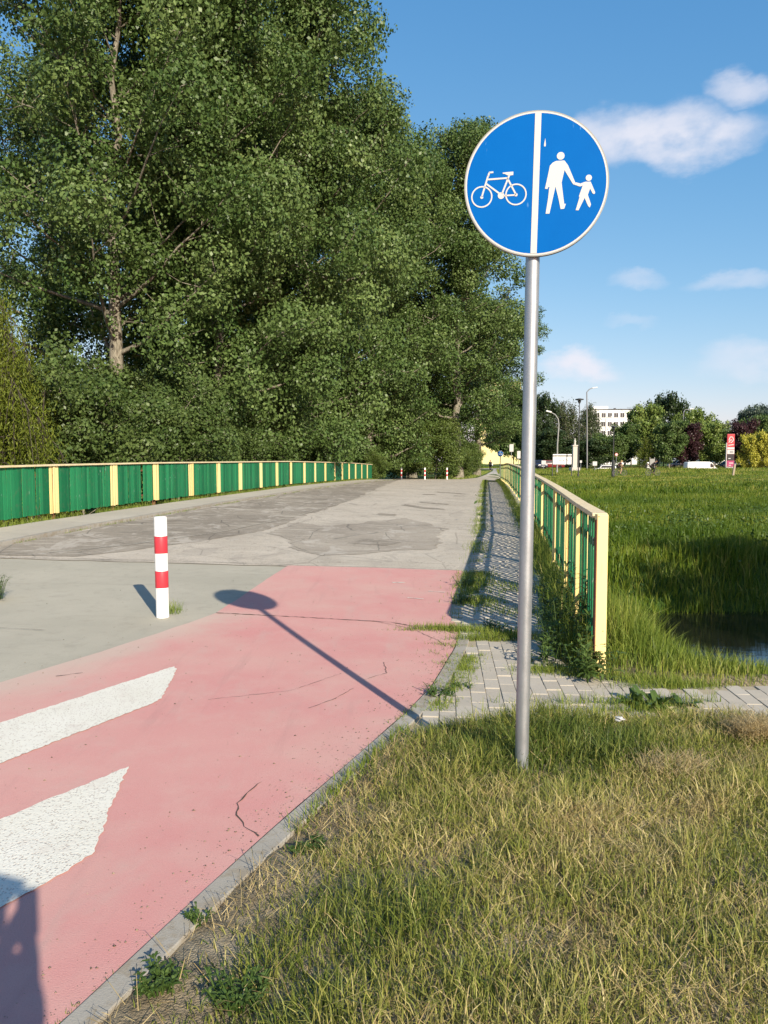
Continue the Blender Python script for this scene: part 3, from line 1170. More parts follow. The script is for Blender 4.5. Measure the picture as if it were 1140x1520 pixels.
# ------------------------------------------------------------------ road sign
SB = Vector((.629, 3.432, gz(.629, 3.432) - .02))
sign = thing('path_sign', SB, 'round blue sign with white bicycle and walkers on a tall steel pole in the grass', 'road sign')
sign.rotation_euler = (0, .0098, 0)
pole = MB().tube([(0, 0, -.05), (0, 0, 1.4), (0, 0, 2.90)], .0305, 28).build('pole', 'galvanised_steel', sign, smooth=True)
MB().lathe([(.032, 2.90), (.032, 2.912), (.02, 2.92)], 24).build('pole_cap', 'plastic_black', sign, smooth=True)
disc = thing('sign_plate', (0, 0, 0), None, None)
disc.parent = sign
disc.location = (-.002, -.042, 2.625)
disc.rotation_euler = (R(0), R(.7), R(-7))
bpy.data.objects.remove(disc)
RD = .306
SROT = (0, R(.7), R(-7))
SLOC = (-.002, -.046, 2.628)


def circ(r_, n=72):
    return [(r_ * math.cos(2 * math.pi * k / n), r_ * math.sin(2 * math.pi * k / n)) for k in range(n)]


plate = MB().prism(circ(RD - .004), 0.0, .002).build('sign_plate', 'galvanised_steel', sign, loc=SLOC, rot=SROT)
MB().ring((0, 0), RD - .005, RD, -.002, .018, 96).build('rim', 'lamp_grey', plate, smooth=True)
MB().ring((0, 0), RD - .0115, RD - .0052, -.0022, -.0002, 96).build('white_border', 'white_film', plate)
MB().prism(circ(RD - .0118, 96), -.0018, -.0001).build('blue_face', 'blue_film', plate)
K = .306 / 474


def zp(p): return ((p[0] - 585) * K, -(p[1] - 603) * K)


# divider bar cut to the round
hw = .0132
ht = RD - .0125
MB().prism([(-hw, -ht), (hw, -ht), (hw, ht), (-hw, ht)], -.0034, -.0019).build('divider', 'white_film', plate)
bk = MB()


def sbar(mb, a, b, wd):
    a, b = Vector(zp(a)), Vector(zp(b))
    d = (b - a).normalized()
    nn = Vector((-d.y, d.x)) * wd * K / 2
    mb.prism([tuple(a + nn), tuple(a - nn), tuple(b - nn), tuple(b + nn)], -.0034, -.0019)


bk.ring(zp((230, 683)), 62 * K, 71 * K, -.0034, -.0019, 48)
bk.ring(zp((456, 671)), 62 * K, 71 * K, -.0034, -.0019, 48)
for c, r_ in (((358, 677), 22), ((230, 686), 10), ((456, 673), 11)):
    bk.prism([(zp(c)[0] + x, zp(c)[1] + z) for x, z in circ(r_ * K, 24)], -.0034, -.0019)
for a, b, wd in (((230, 683), (268, 545), 11), ((268, 550), (276, 524), 11), ((274, 525), (302, 523), 11), ((268, 570), (396, 563), 11), ((257, 598), (345, 662), 11),
                 ((408, 545), (364, 665), 11), ((394, 560), (456, 672), 11), ((372, 678), (456, 674), 10)):
    sbar(bk, a, b, wd)
bk.prism([zp(p) for p in ((364, 527), (434, 522), (434, 544), (402, 548), (378, 536), (364, 534))], -.0034, -.0019)
bk.build('bicycle_symbol', 'white_film', plate)
MAN = [(712, 460), (765, 458), (790, 490), (840, 600), (829, 615), (768, 520), (752, 600), (766, 690), (774, 738), (785, 738), (775, 770), (752, 772), (735, 700), (713, 625), (680, 800), (655, 800), (668, 700), (672, 640), (675, 628), (668, 626), (661, 640), (645, 638), (660, 560), (672, 490), (690, 470)]
KID = [(905, 598), (940, 598), (972, 668), (968, 678), (956, 675), (938, 642), (925, 682), (948, 745), (940, 765), (930, 755), (905, 702), (868, 782), (850, 780), (872, 697), (868, 690), (890, 622), (872, 628), (832, 614), (842, 600), (875, 609)]
for nm, poly, hc, hr in (('adult_symbol', MAN, (740, 428), 25), ('child_symbol', KID, (927, 573), 20)):
    mb = MB().prism([zp(p) for p in poly], -.0034, -.0019)
    mb.prism([(zp(hc)[0] + x, zp(hc)[1] + z) for x, z in circ(hr * K, 28)], -.0034, -.0019)
    mb.build(nm, 'white_film', plate)
MB().prism([zp(p) for p in ((636, 310), (641, 350), (640, 364), (630, 364), (629, 350))], -.0026, -.0019).build('scratch', 'white_film', plate)
for zz in (-.17, .17):
    MB().tube([(0, .0, 2.628 + zz - .018), (0, 0, 2.628 + zz + .018)], .036, 20).build('clamp', 'galvanised_steel', sign, smooth=True)
    MB().box((0, -.032, 2.628 + zz), (.16, .012, .03)).build('bracket', 'galvanised_steel', sign)

# ------------------------------------------------------------------ bollards
BPROF = [(.0585, .0), (.0585, .925), (.056, .936), (.046, .94)]


def bollard(loc, label, group=None, lean=(0, 0)):
    b = thing('bollard', loc, label, 'bollard', group)
    b.rotation_euler = (lean[0], lean[1], 0)
    MB().lathe(BPROF, 28).build('post', 'white_paint', b, smooth=True)
    for z0, z1 in ((.60, .76), (.28, .437)):
        MB().lathe([(.0592, z0), (.0600, z0 + .002), (.0600, z1 - .002), (.0592, z1)], 28).build('red_band', 'red_film', b, smooth=True)
    return b


BX, BY = -2.06, 7.07
b0 = bollard((BX, BY, float(rz(BX, BY)) - .01), 'red and white striped bollard on the grey forecourt beside the red path', 'striped bollards', (0, R(-.3)))
for x, y, lb in ((1.35, 59.5, 'leftmost of three small striped bollards closing off the far end of the road'),
                 (3.2, 60.2, 'middle one of three small striped bollards closing off the far end of the road'),
                 (4.95, 60.4, 'rightmost of three small striped bollards closing off the far end of the road')):
    c = copy_tree(b0)
    c.location = (x, y, float(rz(x, y)) - .02)
    c['label'] = lb

# ------------------------------------------------------------------ trees


def tubes_np(paths, seg):
    """paths: list of (pts (n,3), rad (n,)) -> V, F quads"""
    Vs, Fs, b = [], [], 0
    for pts, rad in paths:
        n = len(pts)
        d = np.gradient(pts, axis=0)
        d /= np.linalg.norm(d, axis=1)[:, None] + 1e-9
        ref = np.array([1.0, 0, 0]) if abs(d[0][0]) < .8 else np.array([0, 1.0, 0])
        x = np.cross(d, ref)
        x /= np.linalg.norm(x, axis=1)[:, None] + 1e-9
        y = np.cross(d, x)
        t = np.arange(seg) * 2 * np.pi / seg
        V = pts[:, None, :] + rad[:, None, None] * (x[:, None, :] * np.cos(t)[None, :, None] + y[:, None, :] * np.sin(t)[None, :, None])
        Vs.append(V.reshape(-1, 3))
        i = np.arange(n - 1)[:, None] * seg
        k = np.arange(seg)[None, :]
        k2 = (k + 1) % seg
        Fs.append(np.stack([i + k, i + k2, i + seg + k2, i + seg + k], -1).reshape(-1, 4) + b)
        b += n * seg
    return np.concatenate(Vs), np.concatenate(Fs)


def leaf_quads(P, size, r_, tint=None, droop=0.0, aspect=.72, up=.25, out_n=None):
    n = len(P)
    nrm = r_.normal(size=(n, 3))
    if out_n is not None:
        nrm += out_n
    nrm[:, 2] += up
    nrm /= np.linalg.norm(nrm, axis=1)[:, None]
    a = r_.normal(size=(n, 3))
    if droop:
        a[:, 2] -= droop
    a -= nrm * np.sum(a * nrm, 1)[:, None]
    a /= np.linalg.norm(a, axis=1)[:, None] + 1e-9
    b = np.cross(nrm, a)
    s = size * r_.uniform(.6, 1.25, (n, 1))
    L = a * s
    Wd = b * s * aspect * .5
    mid = P + L * .45
    V = np.stack([P, mid - Wd, P + L, mid + Wd], 1).reshape(-1, 3)
    F = np.arange(n * 4).reshape(n, 4)
    return V, F


def grow(seed, H, RR, base, n_limb, n_sub, leaves, size, steep=55, sig=.40, prof=None, weep=0.0, trunk_r=None, aspect=.72, sub_len=.45, lobe=0.0, lobe_u=(.38, .62, .84, 1.02), lobe_share=.78):
    """returns trunk paths, limb paths, leaf points"""
    r_ = np.random.default_rng(seed)
    trunk_r = trunk_r or H * .014
    k = 12
    tz = np.linspace(0, H * .93, k)
    wand = np.cumsum(r_.normal(0, H * .008, (k, 2)), 0)
    wand -= wand[0]
    T = np.column_stack([wand, tz])
    Tr = trunk_r * (1 - .93 * np.linspace(0, 1, k) ** .8)
    Tr[0] *= 1.25
    trunk = [(T, Tr)]
    limbs, clus, lobes = [], [], []
    prof = prof or (lambda t: np.interp(t, [0, .12, .3, .6, .85, 1], [.85, .95, 1, .88, .55, .16]))
    for i in range(n_limb):
        t = base + (1 - base) * (i + r_.uniform(0, 1)) / n_limb
        t = min(t, .985)
        z0 = t * H * .93
        p0 = np.array([np.interp(z0, tz, T[:, 0]), np.interp(z0, tz, T[:, 1]), z0])
        az = i * 2.39996 + r_.normal(0, .4)
        L = RR * float(prof((t - base) / (1 - base))) * r_.uniform(.75, 1.15)
        el = R(steep * r_.uniform(.55, 1.15)) * (0.55 + .45 * t)
        m = 6
        s = np.linspace(0, 1, m)
        run = L * s
        rise = L * math.tan(el) * (s ** 1.25) * .8
        rise = np.minimum(rise, L * 1.6)
        if weep:
            rise = L * (.55 * s - weep * s ** 2.2)
        pts = p0 + np.column_stack([np.cos(az) * run, np.sin(az) * run, rise]) + np.cumsum(r_.normal(0, L * .035, (m, 3)), 0) * (s[:, None] > 0)
        rad = np.maximum(.012, (float(np.interp(z0, tz, Tr)) * .42) * (1 - .88 * s))
        limbs.append((pts, rad))
        for u in lobe_u:
            c = np.array([np.interp(min(u, 1), s, pts[:, q_]) for q_ in range(3)]) + r_.normal(0, RR * .055, 3)
            lobes.append((c, RR * lobe * r_.uniform(.6, 1.3)))
        for j in range(n_sub):
            u = r_.uniform(.22, 1.0) ** .75
            q = np.array([np.interp(u, s, pts[:, c]) for c in range(3)])
            dd = r_.normal(size=3)
            dd[2] = abs(dd[2]) * .6 + .15
            dd /= np.linalg.norm(dd)
            sl2 = RR * sub_len * r_.uniform(.4, 1.0) * (1.15 - .5 * u)
            if weep:
                dd[2] = -.1
                e = q + dd * sl2 * .6
                mm = 5
                ss_ = np.linspace(0, 1, mm)
                sp = q + np.outer(ss_, dd) * sl2 * .6 + np.column_stack([np.zeros(mm), np.zeros(mm), -weep * RR * .75 * ss_ ** 1.6 * r_.uniform(.5, 1.3)])
            else:
                sp = np.stack([q, q + dd * sl2 * .5 + r_.normal(0, .06 * sl2, 3), q + dd * sl2])
            limbs.append((sp, np.linspace(max(.014, H * .0011), .006, len(sp))))
            for u2 in ((.45, .8, 1.05) if not weep else (.3, .55, .8, 1.0)):
                ix = u2 * (len(sp) - 1)
                c = np.array([np.interp(ix, np.arange(len(sp)), sp[:, c_]) for c_ in range(3)])
                clus.append(c)
    clus = np.array(clus)
    n_lobe = int(leaves * lobe_share) if lobe else 0
    per = max(1, (leaves - n_lobe) // len(clus))
    w_ = np.clip(r_.lognormal(0, .55, len(clus)), .2, 3)
    cnts = np.maximum(1, (w_ / w_.mean() * per).astype(int))
    cid = np.repeat(np.arange(len(clus)), cnts)
    sg = sig * r_.uniform(.65, 1.25, (len(clus), 1))[cid]
    off = r_.normal(size=(len(cid), 3)) * sg
    off[:, 2] *= (.8 if not weep else 1.6)
    P = clus[cid] + off
    P[:, 2] = np.maximum(P[:, 2], .15)
    out_n = np.zeros_like(P)
    ct = r_.uniform(0, 1, len(clus))[cid]
    tint = np.clip(.55 * ct + .45 * r_.uniform(0, 1, len(cid)), 0, 1)
    if n_lobe:
        lc = np.array([q_[0] for q_ in lobes])
        lr = np.array([q_[1] for q_ in lobes])
        pick = r_.choice(len(lobes), n_lobe, p=lr ** 2 / np.sum(lr ** 2))
        dn = r_.normal(size=(n_lobe, 3))
        dn /= np.linalg.norm(dn, axis=1)[:, None]
        ph1 = r_.uniform(0, 6.28, (len(lobes), 3))[pick]
        lump = 1 + .22 * np.sin(dn[:, 0] * 5 + ph1[:, 0]) * np.sin(dn[:, 1] * 5 + ph1[:, 1]) + .14 * np.sin(dn[:, 2] * 9 + ph1[:, 2])
        rad = lr[pick] * lump * (1 - .45 * r_.uniform(0, 1, n_lobe) ** 2.2)
        P2 = lc[pick] + dn * rad[:, None] * np.array([1, 1, .85])
        keep = P2[:, 2] > .2
        P = np.concatenate([P, P2[keep]])
        out_n = np.concatenate([out_n, (dn * 1.5)[keep]])
        lt = (r_.uniform(0, 1, len(lobes)) ** 1.2)[pick]
        tint = np.concatenate([tint, np.clip(.5 * lt + .5 * r_.uniform(0, 1, n_lobe), 0, 1)[keep]])
    return trunk, limbs, P, tint, r_, out_n


def tree_meshes(name, seed, leafm, barkm, size, H, RR, seg=(9, 4), **kw):
    aspect = kw.pop('aspect', .72)
    droop = kw.pop('droop', .5)
    trunk, limbs, P, tint, r_, out_n = grow(seed, H, RR, size=size, **kw)
    V, F = tubes_np(trunk, seg[0])
    tm = np_mesh(name + '_trunk', V, F, barkm, smooth=True)
    V, F = tubes_np(limbs, seg[1])
    lm = np_mesh(name + '_limbs', V, F, barkm, smooth=True)
    V, F = leaf_quads(P, size, r_, droop=droop, aspect=aspect, out_n=out_n)
    cm = np_mesh(name + '_crown', V, F, leafm, tint=tint)
    return tm, lm, cm


def place_tree(meshes, name, loc, label, cat='tree', group=None, scale=(1, 1, 1), rot=0.0, leafm=None):
    t = thing(name, loc, label, cat, group, rot)
    for nm, me in zip(('trunk', 'limbs', 'crown'), meshes):
        if me is None:
            continue
        o = link(nm, me, t)
        o.scale = scale
        if nm == 'crown' and leafm:
            o.material_slots[0].link = 'OBJECT'
            o.material_slots[0].material = MATS[leafm]
    return t


POP = [tree_meshes('poplar_%s' % 'abc'[k], 100 + k, 'poplar_leaf', 'poplar_bark', .175, 26, 5.0, base=.035, n_limb=60, n_sub=5, leaves=170000, steep=60, sig=.34, sub_len=.46, lobe=.235, lobe_u=(.26, .6, .98), lobe_share=.82) for k in range(3)]
POP.append(tree_meshes('poplar_d', 131, 'poplar_leaf', 'poplar_bark', .175, 26, 5.2, base=.25, n_limb=46, n_sub=7, leaves=95000, steep=60, sig=.34, sub_len=.46, lobe=.23, lobe_u=(.5, .98), lobe_share=.8, trunk_r=.42))
POP.append(tree_meshes('poplar_e', 141, 'poplar_leaf', 'poplar_bark', .175, 26, 5.0, base=.15, n_limb=54, n_sub=5, leaves=140000, steep=62, sig=.34, sub_len=.46, lobe=.245, lobe_u=(.5, .98), lobe_share=.80))
G = 'tall poplars in the grove behind the fence'
GROVE = [(3, -11.7, 33, 1.0, 1.0, .0, 'nearest tall poplar left of centre with its pale forked trunk showing above the fence'),
         (1, -7.4, 36, 1.02, 1.0, 1.3, 'tall poplar next right of the pale forked trunk, filling the top of the frame'),
         (2, -4.2, 43, 1.15, 1.02, 2.9, 'tallest poplar, whose right edge meets the blue sky at the top'),
         (0, -1.3, 57.5, 1.10, 1.14, 4.0, 'poplar behind the far end of the long green fence, stepping down from the tallest one'),
         (4, 6.4, 66, 1.14, 1.15, 5.1, 'poplar overhanging the far end of the road, its rounded top left of the blue sign'),
         (3, -18.2, 42, .93, .9, .7, 'thin poplar at the left edge with sky showing through'),
         (1, -11.2, 47, 1.05, .95, 3.6, 'poplar standing deep in the grove right of the pale forked trunk'),
         (0, 2.6, 70, .95, 1.1, 2.2, 'poplar filling the gap behind the three far bollards'),
         (4, 10.1, 84, .76, 1.15, 1.0, 'lower poplar beside the far path, seen just left of the sign pole'),
         (0, -9.5, 60, 1.1, 1.1, 5.6, 'poplar at the back of the grove between the two biggest crowns')]
for k, x, y, sh, sw_, ro, lb in GROVE:
    place_tree(POP[k], 'poplar_tree', (x, y, gz(x, y) - .1), lb, group=G, scale=(sw_, sw_, sh), rot=ro)

# willow at the left edge
WIL = tree_meshes('willow', 210, 'willow_leaf', 'dark_bark', .13, 7.6, 2.5, base=.16, n_limb=34, n_sub=8, leaves=60000, steep=40, sig=.2, weep=1.15, aspect=.22, droop=2.2)
place_tree(WIL, 'willow_tree', (-11.0, 21.5, gz(-11, 21.5)), 'olive yellow drooping willow behind the fence at the left edge')
place_tree(WIL, 'willow_tree', (-13.2, 24.5, gz(-13.2, 24.5)), 'second drooping willow half hidden behind the first at the left edge', scale=(1.05, 1.05, 1.15), rot=2.2)

# understorey bushes
BUSH = [tree_meshes('bush_%s' % 'ab'[k], 300 + k, 'bush_leaf', 'poplar_bark', .135, 4.2, 2.3, base=.05, n_limb=22, n_sub=6, leaves=26000, steep=62, sig=.26, trunk_r=.05, lobe=.24,
                    prof=lambda t: np.interp(t, [0, .3, .7, 1], [.9, 1, .8, .35])) for k in range(2)]
BS = [(0, -9.6, 24.5, .95, .3, 'bush_leaf', 'low dark bush over the fence, next to the willow'),
      (1, -9.3, 29.0, .62, 1.9, 'bush_leaf', 'leafy bush over the fence below the pale forked trunk'),
      (0, -7.9, 29.5, .95, 3.1, 'bush_leaf', 'bush with light leaf tips over the fence right of the pale forked trunk'),
      (1, -7.0, 34.5, .72, 4.4, 'bush_leaf', 'bush behind the fence under the second poplar'),
      (0, -6.0, 38.5, 1.05, 5.0, 'bush_leaf', 'bush behind the fence below the middle of the grove'),
      (1, -4.8, 44.5, .7, .9, 'bush_leaf', 'bush behind the last bright stretch of the long fence'),
      (0, -14.0, 30.5, 1.2, 2.4, 'bush_leaf', 'tall bush behind the two willows'),
      (1, -12.4, 33.0, 1.15, 2.0, 'bush_leaf', 'shaded bush at the foot of the pale forked trunk'),
      (0, -.6, 54.6, .42, 4.1, 'bright_bush_leaf', 'small bright bush at the far end of the long fence'),
      (1, 4.2, 62.8, .95, 1.1, 'bright_bush_leaf', 'bright bush behind the middle far bollard'),
      (0, 6.5, 66.0, .62, 3.6, 'bright_bush_leaf', 'bush between the far bollards and the far path'),
      (1, 8.2, 76.0, .7, 2.6, 'bright_bush_leaf', 'sunlit bush on the corner of the far path'),
      (0, 1.9, 64.5, .8, .4, 'bush_leaf', 'dark bush behind the leftmost far bollard'),
      (1, -3.2, 62.0, 1.5, .8, 'bush_leaf', 'big shaded bush deep in the grove, behind the end of the long fence'),
      (0, -7.6, 58.0, 1.6, 2.8, 'bush_leaf', 'big shaded bush deep in the grove, left of the fence end'),
      (1, -12.5, 56.0, 1.7, 4.8, 'bush_leaf', 'big shaded bush deep in the middle of the grove'),
      (0, -18.0, 52.0, 1.7, 1.3, 'bush_leaf', 'big shaded bush deep in the left part of the grove'),
      (1, -.6, 68.0, 1.3, 3.3, 'bush_leaf', 'big shaded bush behind the far end of the road')]
for k, x, y, s, ro, lm_, lb in BS:
    place_tree(BUSH[k], 'bush', (x, y, gz(x, y) - .05), lb, 'bush', 'bushes under the grove', (s, s, s), ro, lm_)

# tree on the near bank right of the frame: it throws the long shade over the stream
SHADE = tree_meshes('bank_tree', 400, 'bush_leaf', 'dark_bark', .2, 8.0, 3.6, base=.2, n_limb=34, n_sub=7, leaves=26000, steep=45, sig=.42, lobe=.22)
place_tree(SHADE, 'bank_tree', (14.9, 2.2, gz(14.9, 2.2) - .05), 'round tree on the near bank whose shade falls across the stream', group='trees on the near bank')
place_tree(SHADE, 'bank_tree', (20.6, 2.4, gz(20.6, 2.4) - .05), 'second round tree on the near bank, farther along the stream', group='trees on the near bank', rot=2, scale=(1.1, 1.1, 1.0))


# far trees
def bx(u, y): return (u - 570) / 1140 * y


ROUND = [tree_meshes('round_%s' % 'abc'[k], 500 + k, 'far_green_leaf', 'dark_bark', .42, 10, 3.6, base=.2, n_limb=30, n_sub=6, leaves=14000, steep=45, sig=.5, lobe=.26, seg=(7, 3),
                     prof=lambda t: np.interp(t, [0, .25, .6, .85, 1], [.8, 1, 1, .85, .5])) for k in range(3)]
WEEP = tree_meshes('weeping_birch', 520, 'birch_leaf', 'poplar_bark', .34, 13, 4.2, base=.25, n_limb=34, n_sub=6, leaves=15000, steep=45, sig=.36, weep=1.0, seg=(7, 3), aspect=.5, droop=1.5)
FT = 'trees beyond the meadow'
# u, distance, top pixel, half width px, mesh, leaf, label
FAR = [(838, 150, 588, 34, 'w', None, 'big dark weeping birch behind the white billboard'),
       (872, 156, 592, 26, 'w', None, 'dark weeping birch just left of the white building'),
       (803, 146, 596, 16, 0, 'far_dark_leaf', 'dark tree showing just right of the sign pole'),
       (815, 140, 642, 24, 1, 'far_dark_leaf', 'low dark tree behind the parked dark blue car'),
       (886, 142, 655, 20, 2, 'far_dark_leaf', 'low dark tree under the left end of the white building'),
       (905, 143, 648, 20, 0, 'far_green_leaf', 'low green tree below the windows of the white building'),
       (926, 146, 634, 20, 1, 'far_green_leaf', 'green tree covering the lower right corner of the white building'),
       (956, 155, 609, 23, 2, 'light_green_leaf', 'broad yellow green tree right of the white building'),
       (962, 140, 642, 17, 'w', 'willow_leaf', 'golden weeping willow in front of the broad yellow green tree'),
       (984, 165, 596, 21, 0, 'far_dark_leaf', 'tallest dark round tree right of the white building'),
       (993, 138, 630, 20, 1, 'far_green_leaf', 'green tree with cream blossom low on its crown'),
       (1022, 139, 633, 16, 2, 'plum_leaf', 'dark purple plum tree left of the white van'),
       (1030, 160, 615, 20, 0, 'light_green_leaf', 'light green tree rising behind the left purple plum tree'),
       (1053, 142, 630, 20, 1, 'light_green_leaf', 'light green tree with yellowish sprays behind the white van'),
       (1069, 150, 640, 16, 2, 'far_green_leaf', 'green tree touching the left side of the red price pylon'),
       (1099, 140, 630, 17, 0, 'plum_leaf', 'dark purple plum tree right of the red price pylon'),
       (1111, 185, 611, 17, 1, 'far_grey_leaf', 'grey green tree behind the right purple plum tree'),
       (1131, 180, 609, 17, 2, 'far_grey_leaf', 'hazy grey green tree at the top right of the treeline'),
       (1126, 150, 624, 22, 0, 'far_green_leaf', 'green tree above the yellow maples at the right edge'),
       (1112, 134, 648, 13, 1, 'yellow_leaf', 'bright yellow maple next to the right purple plum tree'),
       (1136, 133, 645, 14, 2, 'yellow_leaf', 'bright yellow maple at the right edge of the picture'),
       (1166, 150, 620, 26, 1, 'far_green_leaf', 'green tree past the right edge'),
       (1195, 160, 615, 30, 2, 'far_dark_leaf', 'dark tree past the right edge'),
       (1014, 172, 628, 18, 0, 'far_dark_leaf', 'dark tree in the gap behind the left purple plum tree'),
       (1046, 190, 628, 18, 1, 'far_dark_leaf', 'dark tree below the little far house'),
       (855, 144, 655, 24, 1, 'far_dark_leaf', 'low dark tree behind the pale stone column'),
       (742, 172, 604, 20, 0, 'far_green_leaf', 'green tree closing the view behind the small blue path sign'),
       (762, 178, 585, 20, 1, 'far_dark_leaf', 'tall dark tree between the pale yellow block and the sign pole'),
       (778, 170, 628, 14, 2, 'far_green_leaf', 'green tree seen past the far end of the right fence')]
for u, y, vt, hwp, mk, lf, lb in FAR:
    x = bx(u, y)
    z0 = gz(x, y)
    H = EYE + (685 - vt) / 1140 * y - z0
    hwm = hwp / 1140 * y
    ms = WEEP if mk == 'w' else ROUND[mk]
    b_h, b_r = (13.0, 4.6) if mk == 'w' else (10.3, 4.0)
    place_tree(ms, 'weeping_tree' if mk == 'w' else 'tree', (x, y, z0 - .1), lb, group=FT, scale=(1.18 * hwm / b_r, 1.18 * hwm / b_r, H / b_h), rot=(u * 1.7) % 6.28, leafm=lf)

# cream blossom on one of the far trees
# bare tree in front of the building
r9 = np.random.default_rng(77)
tr_, li_, P_, _t, _r, _o = grow(610, 12, 3.0, base=.35, n_limb=22, n_sub=5, leaves=100, size=.1, steep=60)
bt = thing('bare_tree', (bx(936, 200), 200, gz(bx(936, 200), 200)), 'bare leafless tree against the right end of the white building', 'tree', FT)
V, F = tubes_np(tr_, 6)
o = link('trunk', np_mesh('bare_trunk', V, F, 'dark_bark'), bt)
o.scale = (1.0, 1.0, 1.28)
V, F = tubes_np([(p, r_ * 1.6) for p, r_ in li_], 3)
o = link('limbs', np_mesh('bare_limbs', V, F, 'dark_bark'), bt)
o.scale = (1.0, 1.0, 1.28)

# distant wood closing the horizon
fw_pts = []
for x in np.arange(-260, 420, 5):
    hh = 9 + 4 * math.sin(x * .07) + 3 * math.sin(x * .19 + 1)
    c = np.array([x, 330 + 14 * math.sin(x * .05), .4 + hh * .45])
    fw_pts.append(c + r9.normal(size=(150, 3)) * np.array([4, 4, hh * .26]))
fw_pts = np.concatenate(fw_pts)
fw_pts[:, 2] = np.maximum(fw_pts[:, 2], .6)
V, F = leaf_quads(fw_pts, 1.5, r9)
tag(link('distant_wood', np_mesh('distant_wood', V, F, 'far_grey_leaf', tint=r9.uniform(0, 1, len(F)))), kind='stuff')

# clipped hedge strips along the street
for x0, x1, y, lb in ((36.5, 60, 136.5, 'long low brown green hedge along the street behind the cyclists'), (61.5, 84, 137.5, 'low hedge along the street right of the white van')):
    n = int((x1 - x0) * 320)
    P = np.column_stack([r9.uniform(x0, x1, n), y + r9.normal(0, .35, n), np.zeros(n)])
    top = .75 + .12 * np.sin(P[:, 0] * 1.1) + .08 * np.sin(P[:, 0] * 2.9)
    gzz = ground(P[:, 0], P[:, 1])
    P[:, 2] = gzz + r9.uniform(0.02, 1, n) ** .6 * top
    base = np.array([x0, y, gz(x0, y)])
    V, F = leaf_quads(P - base, .22, r9)
    h = thing('hedge', base, lb, 'hedge', 'hedges along the street')
    link('foliage', np_mesh('hedge_foliage', V, F, 'hedge_leaf', tint=r9.uniform(0, 1, n)), h)
    st = MB()
    for q in np.arange(x0 + .5, x1, 1.2):
        st.tube([(q - x0, 0, -.05), (q - x0, 0, .5)], .03, 5)
    st.build('stems', 'dark_bark', h, fix=False)

# ------------------------------------------------------------------ grass


def blades(P, h, wd, r_, lean=.35, tint=None, seg=2, flat=0.0):
    n = len(P)
    az = r_.uniform(0, 2 * np.pi, n)
    a2 = r_.uniform(0, 2 * np.pi, n)
    side = np.column_stack([np.cos(az), np.sin(az), np.zeros(n)])
    ld = np.column_stack([np.cos(a2), np.sin(a2), np.zeros(n)])
    ln = np.abs(r_.normal(0, lean, n))[:, None] + flat
    hh = h[:, None]
    up = np.array([0, 0, 1.0])
    wv = side * wd[:, None] * .5
    p1 = P + (up * .55 + ld * ln * .35) * hh
    cs = 1 / np.sqrt(1 + ln ** 2)
    p2 = P + (up * np.maximum(cs, .15) + ld * ln * cs * 1.1) * hh
    V = np.stack([P - wv, P + wv, p1 + wv * .8, p1 - wv * .8, p2], 1).reshape(-1, 3)
    i = np.arange(n)[:, None] * 5
    T = np.concatenate([i + np.array([[0, 1, 2]]), i + np.array([[0, 2, 3]]), i + np.array([[3, 2, 4]])], 1).reshape(-1, 3)
    return V, T, np.repeat(tint, 3)


def grass(name, P, h, wd, m, tint, r_, lean=.35, flat=0.0, kind='stuff', parent=None):
    V, T, tt = blades(P, h, wd, r_, lean, tint, flat=flat)
    o = link(name, np_mesh(name, V, T, m, tint=tt), parent)
    if kind:
        o['kind'] = kind
    return o


def scatter(n, x0, x1, y0, y1, r_):
    return r_.uniform(x0, x1, n), r_.uniform(y0, y1, n)


gr = np.random.default_rng(21)
# near verge
x, y = scatter(290000, -1.7, 4.4, .7, 4.45, gr)
d = x - (xk(y) + .11)
edge = 4.24 + .05 * wob(x, y, 2.2) + .03 * wob(x, y, 7)
dry = .5 + .5 * wob(x, y, 1.5, .8) + .28 * wob(x, y, 5, 2.0)
bare = np.clip(.5 + .5 * wob(x, y, 2.7, 4.0) + .2 * wob(x, y, 9, 1.0), 0, 1)
p = ss(.0, .25 + .55 * bare * ss(3.7, 2.4, y), d) * ss(.03, -.05, y - edge)
p *= .35 + .65 * ss(.12, .5, bare + .3)
fr_ = (x < .56 * y + 1.5) & (d > .0)
keep = fr_ & (gr.uniform(0, 1, len(x)) < p * .72)
x, y, d, dry = x[keep], y[keep], d[keep], dry[keep]
n = len(x)
h_clump = np.clip(wob(x, y, 6.0, 1.3), 0, 1)
nearpole = np.exp(-((x - .45) ** 2 / .5 + (y - 3.8) ** 2 / .16))
tint = np.clip(.17 + .58 * np.clip(dry, 0, 1.2) + gr.normal(0, .2, n) - .45 * nearpole, 0, 1)
tall = .5 + .5 * wob(x, y, 3.3, 5.0)
h = (.035 + .07 * tall * ss(0, .6, d) + .05 * h_clump * ss(.1, .5, d) + .065 * nearpole) * gr.uniform(.5, 1.4, n)
wdt = gr.uniform(.0022, .0050, n) * (1 + .3 * nearpole)
P = np.column_stack([x, y, ground(x, y) - .006])
grass('verge_grass', P, h, wdt, 'verge_grass', tint, gr, lean=1.0)
# dry straw lying in the verge
x, y = scatter(150000, -1.5, 4.4, .7, 4.3, gr)
d = x - (xk(y) + .11)
dry = .5 + .5 * wob(x, y, 1.5, .8) + .28 * wob(x, y, 5, 2.0)
keep = (d > .03) & (x < .56 * y + 1.5) & (gr.uniform(0, 1, len(x)) < .05 + .90 * np.clip(dry, 0, 1) ** 3)
x, y = x[keep], y[keep]
n = len(x)
P = np.column_stack([x, y, ground(x, y) + gr.uniform(.002, .045, n)])
grass('dry_straw', P, gr.uniform(.03, .10, n), gr.uniform(.0016, .003, n), 'straw', gr.uniform(0, 1, n) ** 1.3, gr, lean=.9, flat=1.5)
